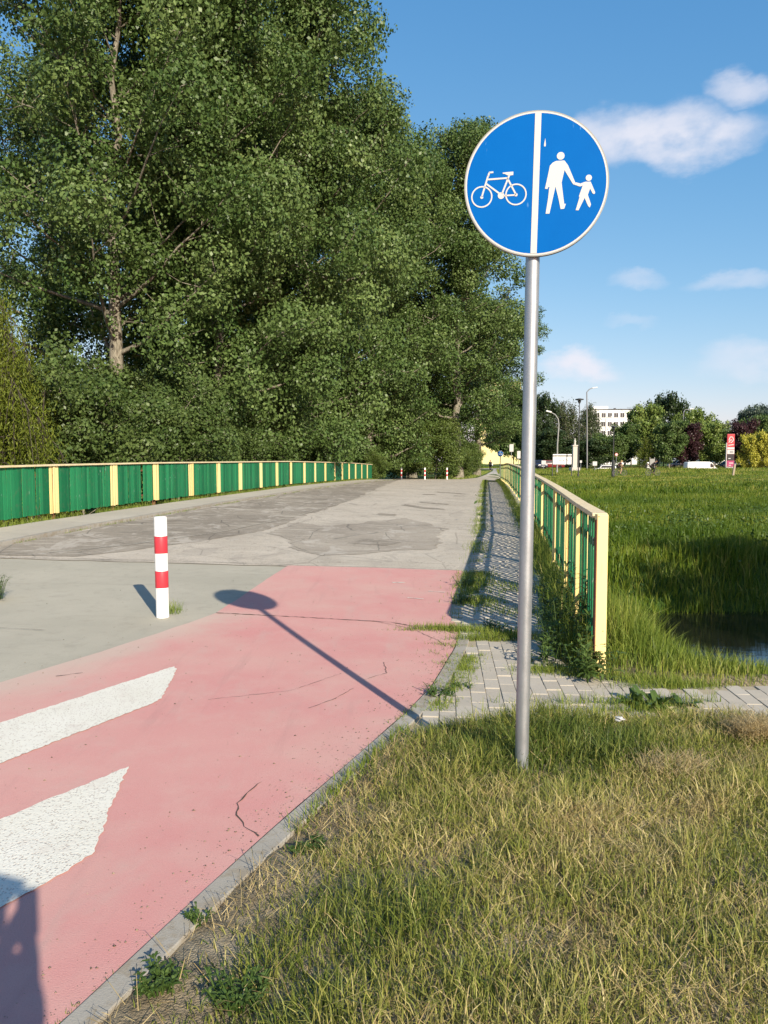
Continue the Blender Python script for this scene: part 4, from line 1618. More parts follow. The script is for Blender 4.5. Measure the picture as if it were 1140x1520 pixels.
# tall bank grass past the pavement
x, y = scatter(150000, 1.4, 9.5, 4.95, 9.4, gr)
pt = pave_top(x)
keep = (y > pt + .02 + .06 * wob(x, y, 4)) & (x > XR(np.maximum(y, 5.3)) + .06 - (y < 5.3) * .25) & (x < .56 * y + 1.6) & (gr.uniform(0, 1, len(x)) < .5 + .5 * ss(.0, .35, y - pt))
x, y, pt = x[keep], y[keep], pt[keep]
n = len(x)
ht = (.06 + .27 * ss(.05, .8, y - pt) + .10 * ss(2.7, 2.2, x) * ss(.3, 1.0, y - pt) - .10 * ss(2.4, 3.0, x)) * gr.uniform(.5, 1.25, n) * (.75 + .35 * wob(x, y, 1.6, 3))
tint = np.clip(.42 + .25 * wob(x, y, 2, 1) + gr.normal(0, .2, n) + .35 * ss(.35, .0, y - pt), 0, 1)
P = np.column_stack([x, y, ground(x, y) - .01])
grass('bank_grass', P, np.abs(ht), gr.uniform(.0035, .0075, n), 'bank_grass', tint, gr, lean=.4)
# meadow on the far bank
for nm, cnt_, y0, y1, hb, wb in (('meadow_grass', 140000, 14.9, 46, .32, .020), ('meadow_grass', 120000, 46, 121, .34, .055)):
    y = gr.uniform(y0 ** .5, y1 ** .5, cnt_) ** 2
    x = gr.uniform(0, 1, cnt_) * (.42 * y + 8) + XR(y) + .45
    n = cnt_
    k = .5 + .75 * wob(x, y, .22, 2) + .4 * wob(x, y, .8, 1)
    ht = hb * (1 + .5 * ss(19.5, 16, y)) * gr.uniform(.45, 1.3, n) * (.45 + .9 * np.clip(.5 + .6 * wob(x, y, .8, 6), 0, 1)) * (1 - .45 * ss(62, 74, y) * ss(100, 92, y))
    tint = np.clip(.18 + .5 * np.clip(k, 0, 1) + gr.normal(0, .18, n) + .30 * ss(38, 85, y), 0, 1)
    keep = ~((x > 34) & (y > 119)) & ~((x < 28) & (y > 120))
    P = np.column_stack([x, y, ground(x, y) - .02])[keep]
    grass(nm, P, ht[keep], (wb * gr.uniform(.6, 1.3, n))[keep], 'meadow_grass', tint[keep], gr, lean=.45)
# broad leaved herb clumps scattered in the meadow
hp = []
for _ in range(120):
    y = gr.uniform(16.5 ** .5, 75 ** .5) ** 2
    x = float(XR(y)) + 1.2 + gr.uniform(0, 1) * (.42 * y + 3)
    k_ = int(gr.uniform(20, 110))
    rr = gr.uniform(.2, 1.3)
    q_ = np.column_stack([x + gr.normal(0, rr, k_), y + gr.normal(0, rr * .8, k_), gr.uniform(.12, .48, k_)])
    hp.append(q_)
hp = np.concatenate(hp)
hp[:, 2] += ground(hp[:, 0], hp[:, 1])
V, F = leaf_quads(hp, .10, gr, up=.3, aspect=.5)
tag(link('meadow_herbs', np_mesh('meadow_herbs', V, F, 'weed_leaf', tint=gr.uniform(0, .8, len(F)))), kind='stuff')
# far strip beyond the street and grass beside the path
cnt_ = 26000
x = gr.uniform(-5, 95, cnt_)
y = gr.uniform(134.5, 165, cnt_)
P = np.column_stack([x, y, ground(x, y) - .02])
grass('roadside_grass', P, .25 * gr.uniform(.5, 1.3, cnt_), .09 * gr.uniform(.6, 1.2, cnt_), 'meadow_grass', np.clip(gr.normal(.6, .2, cnt_), 0, 1), gr)
cnt_ = 30000
y = gr.uniform(57.5, 120, cnt_)
x = XL(y) + gr.uniform(3, 20, cnt_)
pc = np.interp(y, [57, 66, 90, 114, 136], [6.9, 8.95, 12.95, 16.9, 20.8])
keep = (np.abs(x - pc) > np.interp(y, [57, 66, 90, 136], [1.6, 1.5, 1.3, 1.2])) & ~((y < 62) & (x < XKR(y)))
P = np.column_stack([x, y, ground(x, y) - .02])[keep]
grass('path_grass', P, .22 * gr.uniform(.4, 1.3, len(P)), .03 * gr.uniform(.6, 1.3, len(P)), 'bank_grass', np.clip(gr.normal(.5, .22, len(P)), 0, 1), gr)

# growth along kerbs, fence feet and joints
strips = []


def strip(xf, y0, y1, n, sd, thr, hmin, hmax, dens=1.0, wd=.006):
    y = gr.uniform(y0, y1, n)
    x = np.array([float(xf(q)) for q in y]) + gr.normal(0, sd, n)
    k = .5 + .5 * wob(x, y, 1.1, n % 7) + .25 * wob(x, y, 3.1, 2)
    keep = k > thr
    x, y, k = x[keep], y[keep], k[keep]
    z = np.maximum(ground(x, y), rz(x, y) - .012)
    strips.append((np.column_stack([x, y, z]), gr.uniform(hmin, hmax, len(x)), wd * gr.uniform(.5, 1.3, len(x)), np.clip(gr.normal(.42, .2, len(x)), 0, 1)))


strip(lambda y: XKR(y) + .02, 7.2, 57, 15000, .09, .42, .03, .13)
strip(lambda y: XR(y) - .2, 5.8, 57, 15000, .08, .30, .05, .22)
strip(lambda y: XR(y) - .1, 5.6, 20, 9000, .07, .15, .08, .40)
strip(lambda y: XL(y) + .22, 5, 54, 14000, .10, .30, .03, .16)
strip(lambda y: XKL(y) - .05, 5, 54, 9000, .05, .52, .015, .05)
strip(lambda y: XKR(y) + .55, 6.5, 9.5, 6000, .3, .60, .02, .08)
strip(lambda y: XKR(y) + .05, 7.0, 10.5, 4500, .12, .45, .03, .11)
strip(lambda y: XKR(y) + .65, 9, 50, 9000, .32, .66, .01, .035)
strip(lambda y: xk(y) + .17, 4.5, 6.5, 3200, .05, .42, .015, .06, wd=.004)
strip(lambda y: xk(y) + .115, 1.2, 4.2, 1500, .03, .55, .02, .09, wd=.0045)
strip(lambda y: xk(y) + .02, 4.3, 6.8, 900, .02, .55, .015, .05, wd=.004)
strip(lambda y: xk(y) - .0, 1.5, 4.3, 500, .006, .65, .008, .03, wd=.003)
strip(lambda y: .75 + .3 * math.sin(9 * y), 6.3, 6.75, 3600, .16, .30, .03, .10, wd=.004)
strip(lambda y: .42 + .15 * math.sin(30 * y), 6.62, 6.82, 800, .12, .1, .01, .05, wd=.004)
strip(lambda y: 1.6 + .35 * math.sin(9 * y), 4.98, 5.5, 4200, .18, .05, .02, .09, wd=.004)
strip(lambda y: 2.0 + .5 * math.sin(40 * y), 4.3, 4.72, 4200, .35, .30, .03, .12, wd=.004)
strip(lambda y: .55 + .08 * math.sin(20 * y), 5.1, 6.2, 1200, .07, .50, .015, .05, wd=.004)
strip(lambda y: -2.03, 7.18, 7.40, 160, .05, .0, .03, .16, wd=.004)
P = np.concatenate([s[0] for s in strips])
grass('weeds', P, np.concatenate([s[1] for s in strips]), np.concatenate([s[2] for s in strips]), 'bank_grass', np.concatenate([s[3] for s in strips]), gr, lean=.55)


# grit, crumbs of soil and bits of dead leaf swept along the edges
gn = 2600
ty = gr.uniform(1.2, 7.2, gn)
kx = xk(ty)
tx = np.where(gr.uniform(0, 1, gn) < .6, kx + np.abs(gr.normal(0, .13, gn)) * np.where(gr.uniform(0, 1, gn) < .75, -1, 1), kx - gr.uniform(0, 3.2, gn))
far_ = gr.uniform(0, 1, gn) < .22
ty = np.where(far_, gr.uniform(7.2, 14, gn), ty)
tx = np.where(far_, gr.uniform(-5.5, 1.0, gn), tx)
sz = .0016 + .0042 * gr.uniform(0, 1, gn) ** 4
gz0 = np.maximum(ground(tx, ty), rz(tx, ty) + .0045)
tv = np.array([[1, 0, -.2], [-.5, .85, -.2], [-.5, -.85, -.2], [.1, 0, .8]])
rot_ = gr.uniform(0, 6.28, gn)
cr, sr = np.cos(rot_)[:, None], np.sin(rot_)[:, None]
vx = (tv[None, :, 0] * cr - tv[None, :, 1] * sr) * sz[:, None] * gr.uniform(.7, 1.8, (gn, 1))
vy = (tv[None, :, 0] * sr + tv[None, :, 1] * cr) * sz[:, None]
V = np.stack([vx + tx[:, None], vy + ty[:, None], tv[None, :, 2] * sz[:, None] + gz0[:, None]], -1).reshape(-1, 3)
F = (np.arange(gn)[:, None, None] * 4 + np.array([[0, 1, 3], [1, 2, 3], [2, 0, 3], [0, 2, 1]])[None]).reshape(-1, 3)
tag(link('grit', np_mesh('grit', V, F, 'soil')), kind='stuff')


# leafy weeds
def weed(name, loc, label, cat, n_stem, hgt, spread, leafL, leafW, per, seed, m='weed_leaf', rosette=False, group=None):
    r_ = np.random.default_rng(seed)
    root = thing(name, loc, label, cat, group)
    st, Vs, Fs, Ts = [], [], [], []
    b = 0
    for i in range(n_stem):
        a = r_.uniform(0, 2 * np.pi)
        rr = spread * np.sqrt(r_.uniform(0, 1))
        h = hgt * r_.uniform(.55, 1.1)
        p0 = np.array([math.cos(a) * rr * .55, math.sin(a) * rr * .55, 0])
        tip = np.array([math.cos(a) * rr, math.sin(a) * rr, h])
        s = np.linspace(0, 1, 5)[:, None]
        pts = p0 + (tip - p0) * s + np.column_stack([np.zeros(5), np.zeros(5), .1 * h * np.sin(np.pi * s[:, 0])])
        if not rosette:
            st.append((pts, np.linspace(.004, .0018, 5)))
        for j in range(per):
            u = r_.uniform(.12, 1.0) if not rosette else r_.uniform(0, .12)
            q = np.array([np.interp(u, s[:, 0], pts[:, c]) for c in range(3)])
            az = r_.uniform(0, 2 * np.pi)
            e = r_.uniform(.1, .9) if not rosette else r_.uniform(.2, 1.1)
            dv_ = np.array([math.cos(az) * math.cos(e), math.sin(az) * math.cos(e), math.sin(e)])
            sd_ = np.array([-math.sin(az), math.cos(az), 0])
            L = leafL * r_.uniform(.5, 1.15) * (1.15 - .5 * u)
            w_ = leafW * r_.uniform(.7, 1.15) * (1.15 - .5 * u)
            nu = np.cross(dv_, sd_)
            c1 = q + dv_ * L * .35 + nu * -.0 * L
            c2 = q + dv_ * L * .75 - np.array([0, 0, .12 * L])
            c3 = q + dv_ * L * .98 - np.array([0, 0, .32 * L])
            lift = np.array([0, 0, .12 * w_])
            V = [q, c1 - sd_ * w_ * .5 + lift, c1, c1 + sd_ * w_ * .5 + lift, c2 - sd_ * w_ * .36 + lift, c2, c2 + sd_ * w_ * .36 + lift, c3]
            F = [[0, 1, 2], [0, 2, 3], [1, 4, 5], [1, 5, 2], [2, 5, 6], [2, 6, 3], [4, 7, 5], [5, 7, 6]]
            Vs += V
            Fs += [[k + b for k in f] for f in F]
            Ts += [r_.uniform(0, 1)] * 8
            b += 8
    if st:
        V, F = tubes_np(st, 5)
        link('stem', np_mesh(name + '_stem', V, F, m, tint=np.full(len(F), .3)), root)['kind'] = 'stuff'
    o = link('foliage', np_mesh(name + '_leaf', np.array(Vs), np.array(Fs), m, tint=np.array(Ts)), root)
    return root


def at_g(x, y): return (x, y, max(gz(x, y), float(rz(x, y)) - .015))


WG = 'weeds growing by the kerbs and fence'
weed('tall_weed', at_g(1.50, 6.35), 'tall dark leafy weed leaning on the inside of the right fence', 'weed', 16, .62, .26, .15, .026, 20, 701, group=WG)
weed('tall_weed', at_g(1.40, 5.85), 'shaded weed at the foot of the right fence, left of the end post', 'weed', 14, .42, .24, .12, .026, 16, 702, group=WG)
weed('leafy_weed', at_g(1.42, 5.20), 'bright leafy weed in front of the yellow end post', 'weed', 15, .30, .20, .11, .030, 14, 703, group=WG)
weed('leafy_weed', at_g(1.20, 5.62), 'low shaded weed between the sign pole and the end post', 'weed', 10, .22, .22, .10, .024, 12, 704, group=WG)
weed('rosette_weed', at_g(1.62, 4.64), 'broad leafed rosette weed on the block paving right of the sign pole', 'weed', 9, .10, .18, .17, .045, 5, 705, rosette=True, group=WG)
weed('rosette_weed', at_g(1.86, 4.60), 'smaller rosette weed on the paving beside the broad leafed one', 'weed', 6, .10, .14, .14, .036, 5, 711, rosette=True, group=WG)
weed('small_weed', at_g(.36, 4.83), 'round weed tuft between the kerb and the paving, by the sign shadow', 'weed', 14, .07, .11, .06, .014, 8, 706, group=WG)
weed('small_weed', at_g(.52, 4.98), 'thin weed tuft just behind the round one on the paving', 'weed', 7, .05, .10, .06, .012, 7, 712, group=WG)
weed('small_weed', at_g(-.64, 2.10), 'leafy green weed clump by the kerb at the bottom edge', 'weed', 18, .065, .085, .038, .012, 12, 707, group=WG)
weed('small_weed', at_g(-.40, 2.0), 'dark green weed clump at the bottom edge, right of the leafy one', 'weed', 20, .085, .10, .042, .011, 12, 708, group=WG)
weed('small_weed', at_g(-.60, 2.42), 'little weed sprig in bare soil by the kerb', 'weed', 7, .05, .05, .04, .012, 9, 713, group=WG)
weed('small_weed', at_g(-.30, 2.85), 'weed sprig at the kerb beside the short path crack', 'weed', 12, .06, .09, .045, .014, 9, 714, group=WG)
weed('small_weed', at_g(-3.95, 7.66), 'grassy weed tuft at the left edge of the forecourt', 'weed', 30, .24, .18, .12, .010, 10, 709, group=WG)
weed('small_weed', at_g(.80, 7.9), 'weed clump in the fence shadow at the corner of the red path', 'weed', 16, .10, .16, .07, .018, 10, 710, group=WG)
weed('small_weed', at_g(.95, 8.9), 'dark weed clump on the kerb past the red path corner', 'weed', 16, .12, .16, .07, .018, 10, 715, group=WG)
weed('small_weed', at_g(1.0, 6.75), 'weed clump among the fence shadow stripes beside the pole', 'weed', 14, .08, .16, .07, .016, 9, 716, group=WG)

# dry hay clumps and paper scrap
for x, y, n_, rad, hh, lb in ((1.88, 3.80, 1300, .13, .07, 'round golden hay clump in the grass at the right edge'), (1.30, 3.36, 520, .17, .03, 'flat brown hay clump in the grass, left of the golden one')):
    a = gr.uniform(0, 2 * np.pi, n_)
    rr = rad * np.sqrt(gr.uniform(0, 1, n_))
    P = np.column_stack([np.cos(a) * rr, np.sin(a) * rr * .8, hh * np.sqrt(np.clip(1 - (rr / rad) ** 2, 0, 1)) * gr.uniform(.5, 1.05, n_)])
    hc = thing('hay_clump', (x, y, gz(x, y) + .02), lb, 'hay')
    V, T, tt = blades(P, gr.uniform(.04, .11, n_), gr.uniform(.002, .0035, n_), gr, .8, gr.uniform(0, 1, n_), flat=2.0)
    link('straw', np_mesh('hay_straw', V, T, 'golden_hay', tint=tt), hc)
pm = bmesh.new()
bmesh.ops.create_icosphere(pm, subdivisions=3, radius=.020)
for v in pm.verts:
    f_ = .6 + .55 * abs(math.sin(v.co.x * 140 + v.co.y * 90)) * abs(math.sin(v.co.z * 120 + v.co.x * 60 + 1))
    v.co = Vector((v.co.x * 1.4, v.co.y, v.co.z * .7)) * f_
me = bpy.data.meshes.new('paper_scrap')
pm.to_mesh(me)
pm.free()
me.materials.append(MATS['white_film'])
o = link('paper_scrap', me, None, (1.24, 3.96, gz(1.24, 3.96) + .07))
tag(o, 'small crumpled white paper scrap lying in the grass right of the pole', 'litter')

# ------------------------------------------------------------------ far street furniture
LG = 'street lamps beyond the meadow'


def lamp_post(x, y, pts, r0, r1, m, label, head, hm, group=LG):
    z = gz(x, y)
    t = thing('street_lamp', (x, y, z), label, 'street lamp', group)
    n = len(pts)
    MB().tube(pts, [r0 + (r1 - r0) * i / (n - 1) for i in range(n)], 10).build('pole', m, t, smooth=True)
    MB().lathe([(r0 * 1.5, -.1), (r0 * 1.5, .35), (r0, .42)], 10).build('base', m, t)
    head.build('lamp_head', hm, t, bevel=.03)
    return t


x1_ = bx(826.5, 105)
lamp_post(x1_, 105, [(0, 0, 0), (.0, 0, 4), (.15, 0, 6.6), (.05, 0, 7.4), (-.35, 0, 8.0), (-1.0, 0, 8.35)], .11, .06, 'lamp_grey', 'pale curved arm street lamp behind the white billboard', MB().box((-1.25, 0, 8.42), (.75, .28, .18), Matrix.Rotation(.25, 3, 'Y')), 'lamp_glass')
x2_ = bx(858, 92)
hd = MB().lathe([(.10, 8.75), (.22, 9.05), (.12, 9.12), (.52, 9.18), (.50, 9.28), (.1, 9.36)], 14)
lamp_post(x2_, 92, [(0, 0, 0), (0, 0, 4), (.0, 0, 8.8)], .075, .05, 'dark_metal', 'thin black lantern post with a flat hat, right of the white billboard', hd, 'dark_metal')
x3_ = bx(871, 118)
lamp_post(x3_, 118, [(0, 0, 0), (-.1, 0, 6), (-.25, 0, 11.9), (.15, 0, 12.35), (.55, 0, 12.5)], .11, .06, 'steel_grey', 'tall thin street lamp with a short arm in front of the weeping birches', MB().box((.95, 0, 12.58), (.8, .3, .16), Matrix.Rotation(-.15, 3, 'Y')), 'lamp_glass')
x4_ = bx(909.5, 90)
hd = MB().lathe([(.08, 5.5), (.16, 5.75), (.10, 5.8), (.36, 5.84), (.34, 5.92), (.1, 6.0)], 14)
t4 = lamp_post(x4_, 90, [(0, 0, 0), (0, 0, 2.0), (0, 0, 5.6)], .07, .05, 'dark_metal', 'dark lantern post on a thick dark base beside the first cyclist', hd, 'dark_metal')
MB().lathe([(.19, 0), (.19, 1.9), (.15, 1.98)], 12).build('sleeve', 'dark_metal', t4)
for u, y, vt, flip, lb in ((1012, 150, 608, 1, 'dark street lamp rising above the left purple plum tree'), (897, 175, 619, 1, 'thin street lamp in front of the white building'), (1094, 150, 633, -1, 'street lamp rising behind the right purple plum tree'), (967, 160, 633, -1, 'street lamp half hidden by the broad yellow green tree')):
    x = bx(u, y)
    H = EYE + (685 - vt) / 1140 * y - gz(x, y)
    lamp_post(x, y, [(0, 0, 0), (0, 0, H * .6), (0, 0, H - .5), (.3 * flip, 0, H - .1), (1.1 * flip, 0, H)], .09, .05, 'steel_grey', lb, MB().box((1.5 * flip, 0, H + .04), (.8, .28, .15)), 'lamp_glass')

# billboard with scribble
yb = 94.0
xb0, xb1 = bx(819.6, yb), bx(848.2, yb)
bz = min(gz(xb0, yb), gz(xb1, yb))
bb = thing('billboard', ((xb0 + xb1) / 2, yb, bz), 'white billboard with a handwritten scribble on two black legs in the meadow', 'billboard')
hw_ = (xb1 - xb0) / 2
zt = EYE + (685 - 674.8) / 1140 * yb - bz
zb_ = EYE + (685 - 689.5) / 1140 * yb - bz
for s in (-1, 1):
    MB().box((s * hw_, 0, zt / 2 - .1), (.09, .09, zt + .2)).build('leg', 'dark_metal', bb)
MB().box((0, 0, (zt + zb_) / 2 - .1), (hw_ * 2 - .1, .05, zt - zb_ - .28)).build('panel', 'white_paint', bb)
MB().box((0, 0, zt - .02), (hw_ * 2 - .1, .07, .14)).build('header', 'white_paint', bb)
for zz in (zt - .15, zb_ - .03):
    MB().box((0, -.01, zz), (hw_ * 2 - .09, .08, .07)).build('frame_bar', 'dark_metal', bb)
sc = MB()
zc = (zt + zb_) / 2 - .14
for pts in ([(-.62, .16), (-.62, -.10), (-.48, -.10)], [(-.40, .04), (-.34, -.1), (-.26, .04), (-.36, .1)], [(-.18, .18), (-.18, -.10)], [(-.18, .0), (-.04, .14)], [(-.16, .02), (-.02, -.1)],
            [(.06, -.10), (.14, .14), (.24, -.10)], [(.09, -.02), (.2, -.02)], [(.30, .12), (.42, .18), (.56, .06), (.7, .02)]):
    for a, b in zip(pts[:-1], pts[1:]):
        sc.bar((a[0], -.03, zc + a[1]), (b[0], -.03, zc + b[1]), .03, .03, up=(0, 1, 0))
sc.build('handwriting', 'ink', bb, fix=False)

# stone column with a statue
yc = 112.0
xc = bx(852.3, yc)
zc0 = gz(xc, yc)
col_ = thing('shrine_column', (xc, yc, zc0), 'pale stone column with a small figure on top, behind the billboard', 'monument')


def zpx(v, yy): return EYE + (685 - v) / 1140 * yy


MB().box((0, 0, .25), (1.3, 1.3, .7)).build('plinth', 'stone_pale', col_, bevel=.04)
MB().box((0, 0, (zpx(662.5, yc) - zc0) / 2 + .3), (.64, .64, zpx(662.5, yc) - zc0 - .6)).build('shaft', 'stone_pale', col_, bevel=.03)
ct = zpx(662, yc) - zc0
MB().box((0, 0, ct + .05), (.82, .82, .16)).build('capital', 'stone_pale', col_, bevel=.03)
MB().lathe([(.17, ct + .13), (.15, ct + .45), (.18, ct + .7), (.07, ct + .84), (.10, ct + .95), (.07, ct + 1.07), (.02, ct + 1.1)], 12).build('figure', 'stone_pale', col_, smooth=True)

# blue path sign at the end of the bridge, small backs of signs
ys_ = 84.0
xs_ = bx(742, ys_)
zs_ = gz(xs_, ys_)
ps = thing('path_sign', (xs_, ys_, zs_), 'small round blue path sign beside the far path at the end of the fence', 'road sign')
MB().tube([(0, 0, -.1), (0, 0, 2.95)], .035, 10).build('pole', 'galvanised_steel', ps, smooth=True)
dd_ = MB().prism(circ(.33, 32), -.05, -.045).build('sign_plate', 'blue_film', ps, loc=(0, 0, 2.62))
MB().ring((0, 0), .30, .33, -.056, -.051, 32).build('white_border', 'white_film', dd_)
mb = MB()
for cx_, cz_ in ((-.17, -.03), (-.05, -.03)):
    mb.ring((cx_, cz_), .045, .065, -.056, -.051, 16)
mb.prism([(.08, -.15), (.12, -.15), (.13, .1), (.07, .1)], -.056, -.051)
mb.prism([(.18, -.12), (.21, -.12), (.22, .03), (.17, .03)], -.056, -.051)
mb.prism([(-.015, -.28), (.015, -.28), (.015, .28), (-.015, .28)], -.056, -.051)
mb.build('symbols', 'white_film', dd_)


def post_sign(u, y, vt, vb, wpx, hpx, m, label, name='traffic_sign', pm_='galvanised_steel', round_=False, group='small signs beyond the bridge', extra=None):
    x = bx(u, y)
    z = gz(x, y)
    t = thing(name, (x, y, z), label, 'road sign', group)
    top = zpx(vt, y) - z
    MB().tube([(0, 0, -.1), (0, 0, top)], .035, 8).build('pole', pm_, t, smooth=True)
    w_, h_ = wpx / 1140 * y, hpx / 1140 * y
    if round_:
        p_ = MB().prism(circ(w_ / 2, 28), -.05, -.04).build('sign_plate', m, t, loc=(0, 0, top - h_ / 2))
        MB().ring((0, 0), w_ / 2 * .78, w_ / 2, -.057, -.051, 28).build('red_border', 'red_film', p_)
    else:
        MB().box((0, -.045, top - h_ / 2), (w_, .02, h_)).build('sign_plate', m, t, bevel=.005)
    return t


post_sign(758.5, 82, 659.5, 0, 6, 11, 'white_film', 'tall pale rectangular sign board beside the far end of the right fence')
post_sign(769.5, 82, 669.5, 0, 5, 11, 'white_film', 'lower pale rectangular sign board close to the sign pole')
post_sign(806.5, 118, 683.6, 0, 6.5, 6, 'white_film', 'small white board right of the dark blue car')
post_sign(861.5, 116, 683.5, 0, 3, 3.4, 'white_film', 'tiny white board right of the stone column')
post_sign(882.3, 112, 685, 0, 6.5, 6.2, 'white_film', 'small white board left of the white car')
post_sign(914, 130, 672.4, 0, 4.6, 4.6, 'white_film', 'round white sign with a red rim behind the first cyclist', round_=True)

# notice board on two posts
ynb = 122.0
xn = bx(957.5, ynb)
nb = thing('notice_board', (xn, ynb - 3, gz(xn, ynb - 3)), 'grey notice board on two posts left of the golden willow', 'notice board')
for s in (-1, 1):
    MB().box((s * .36, 0, 1.15), (.08, .08, 2.4)).build('leg', 'lamp_grey', nb)
MB().box((0, -.02, 1.6), (.62, .06, 1.0)).build('panel', 'lamp_grey', nb, bevel=.01)

# petrol price pylon
yp = 131.0
xp = bx(1082.5, yp)
zp0 = gz(xp, yp)
py = thing('price_pylon', (xp, yp, zp0), 'red fuel price pylon with white emblem between green and purple trees', 'sign')
ptop = zpx(644.5, yp) - zp0
pw = 11.0 / 1140 * yp
hh_ = ptop
MB().box((0, 0, hh_ / 2), (pw, .3, hh_)).build('body', 'pylon_red', py, bevel=.03)
MB().box((-pw / 2 - .06, 0, hh_ * .42), (.10, .28, hh_ * .72)).build('side_strip', 'white_film', py)


def panel(z0, z1, m, nm='price_panel', xo=0.0, wfac=.94):
    MB().box((xo, -.17, (z0 + z1) / 2 * hh_), (pw * wfac, .05, (z1 - z0) * hh_)).build(nm, m, py)


panel(.615, .665, 'white_film', 'white_stripe')
panel(.50, .60, 'white_film', 'brand_panel')
panel(.335, .495, 'plastic_black')
panel(.18, .33, 'pylon_magenta')
panel(.04, .175, 'car_silver', 'price_panel')
eb_ = MB()
for pts in ([(-.28, .84), (-.10, .93), (.18, .92), (.30, .85), (.12, .80), (-.05, .78)], [(-.28, .78), (-.05, .86), (.10, .84)], [(-.32, .715), (.32, .735)]):
    for a, b in zip(pts[:-1], pts[1:]):
        eb_.bar((a[0] * pw * 1.1, -.17, a[1] * hh_), (b[0] * pw * 1.1, -.17, b[1] * hh_), .05, .13, up=(0, 0, 1))
eb_.build('emblem', 'white_film', py, fix=False)
dg = MB()
for z in (.53, .55, .57):
    dg.box((.12, -.20, z * hh_), (pw * .5, .02, .06))
dg.build('price_digits', 'ink', py, fix=False)
dw = MB()
dw.box((-.2, -.2, .385 * hh_), (pw * .3, .02, .12)).box((.1, -.2, .27 * hh_), (pw * .55, .02, .14)).box((-.1, -.2, .215 * hh_), (pw * .3, .02, .1))
dw.build('price_rows', 'white_film', py, fix=False)

# leaning wooden stake in the meadow
xk_, yk_ = bx(1087.5, 92), 92.0
stk = MB().box((0, 0, .6), (.22, .2, 1.6)).build('wooden_stake', 'wood_grey', None, bevel=.02, loc=(xk_, yk_, gz(xk_, yk_)), rot=(0, .14, 0))
tag(stk, 'leaning wooden stake in the meadow below the price pylon', 'stake')
STK = [(1029, 134.5, 'thin stake'), ]
for u, y, lb in ((1058.5, 119, 'thin pale stake right of the white van'), (1046, 136, 'pale tree stake behind the white van'), (992.5, 134.6, 'pale tree stake below the blossoming green tree'), (1127, 135, 'white post under the yellow maples')):
    x = bx(u, y)
    o = MB().box((0, 0, .7), (.09, .09, 1.7)).build('wooden_stake', 'wood_grey', None, loc=(x, y, gz(x, y)))
    tag(o, lb, 'stake', 'stakes beyond the meadow')

# ------------------------------------------------------------------ cars


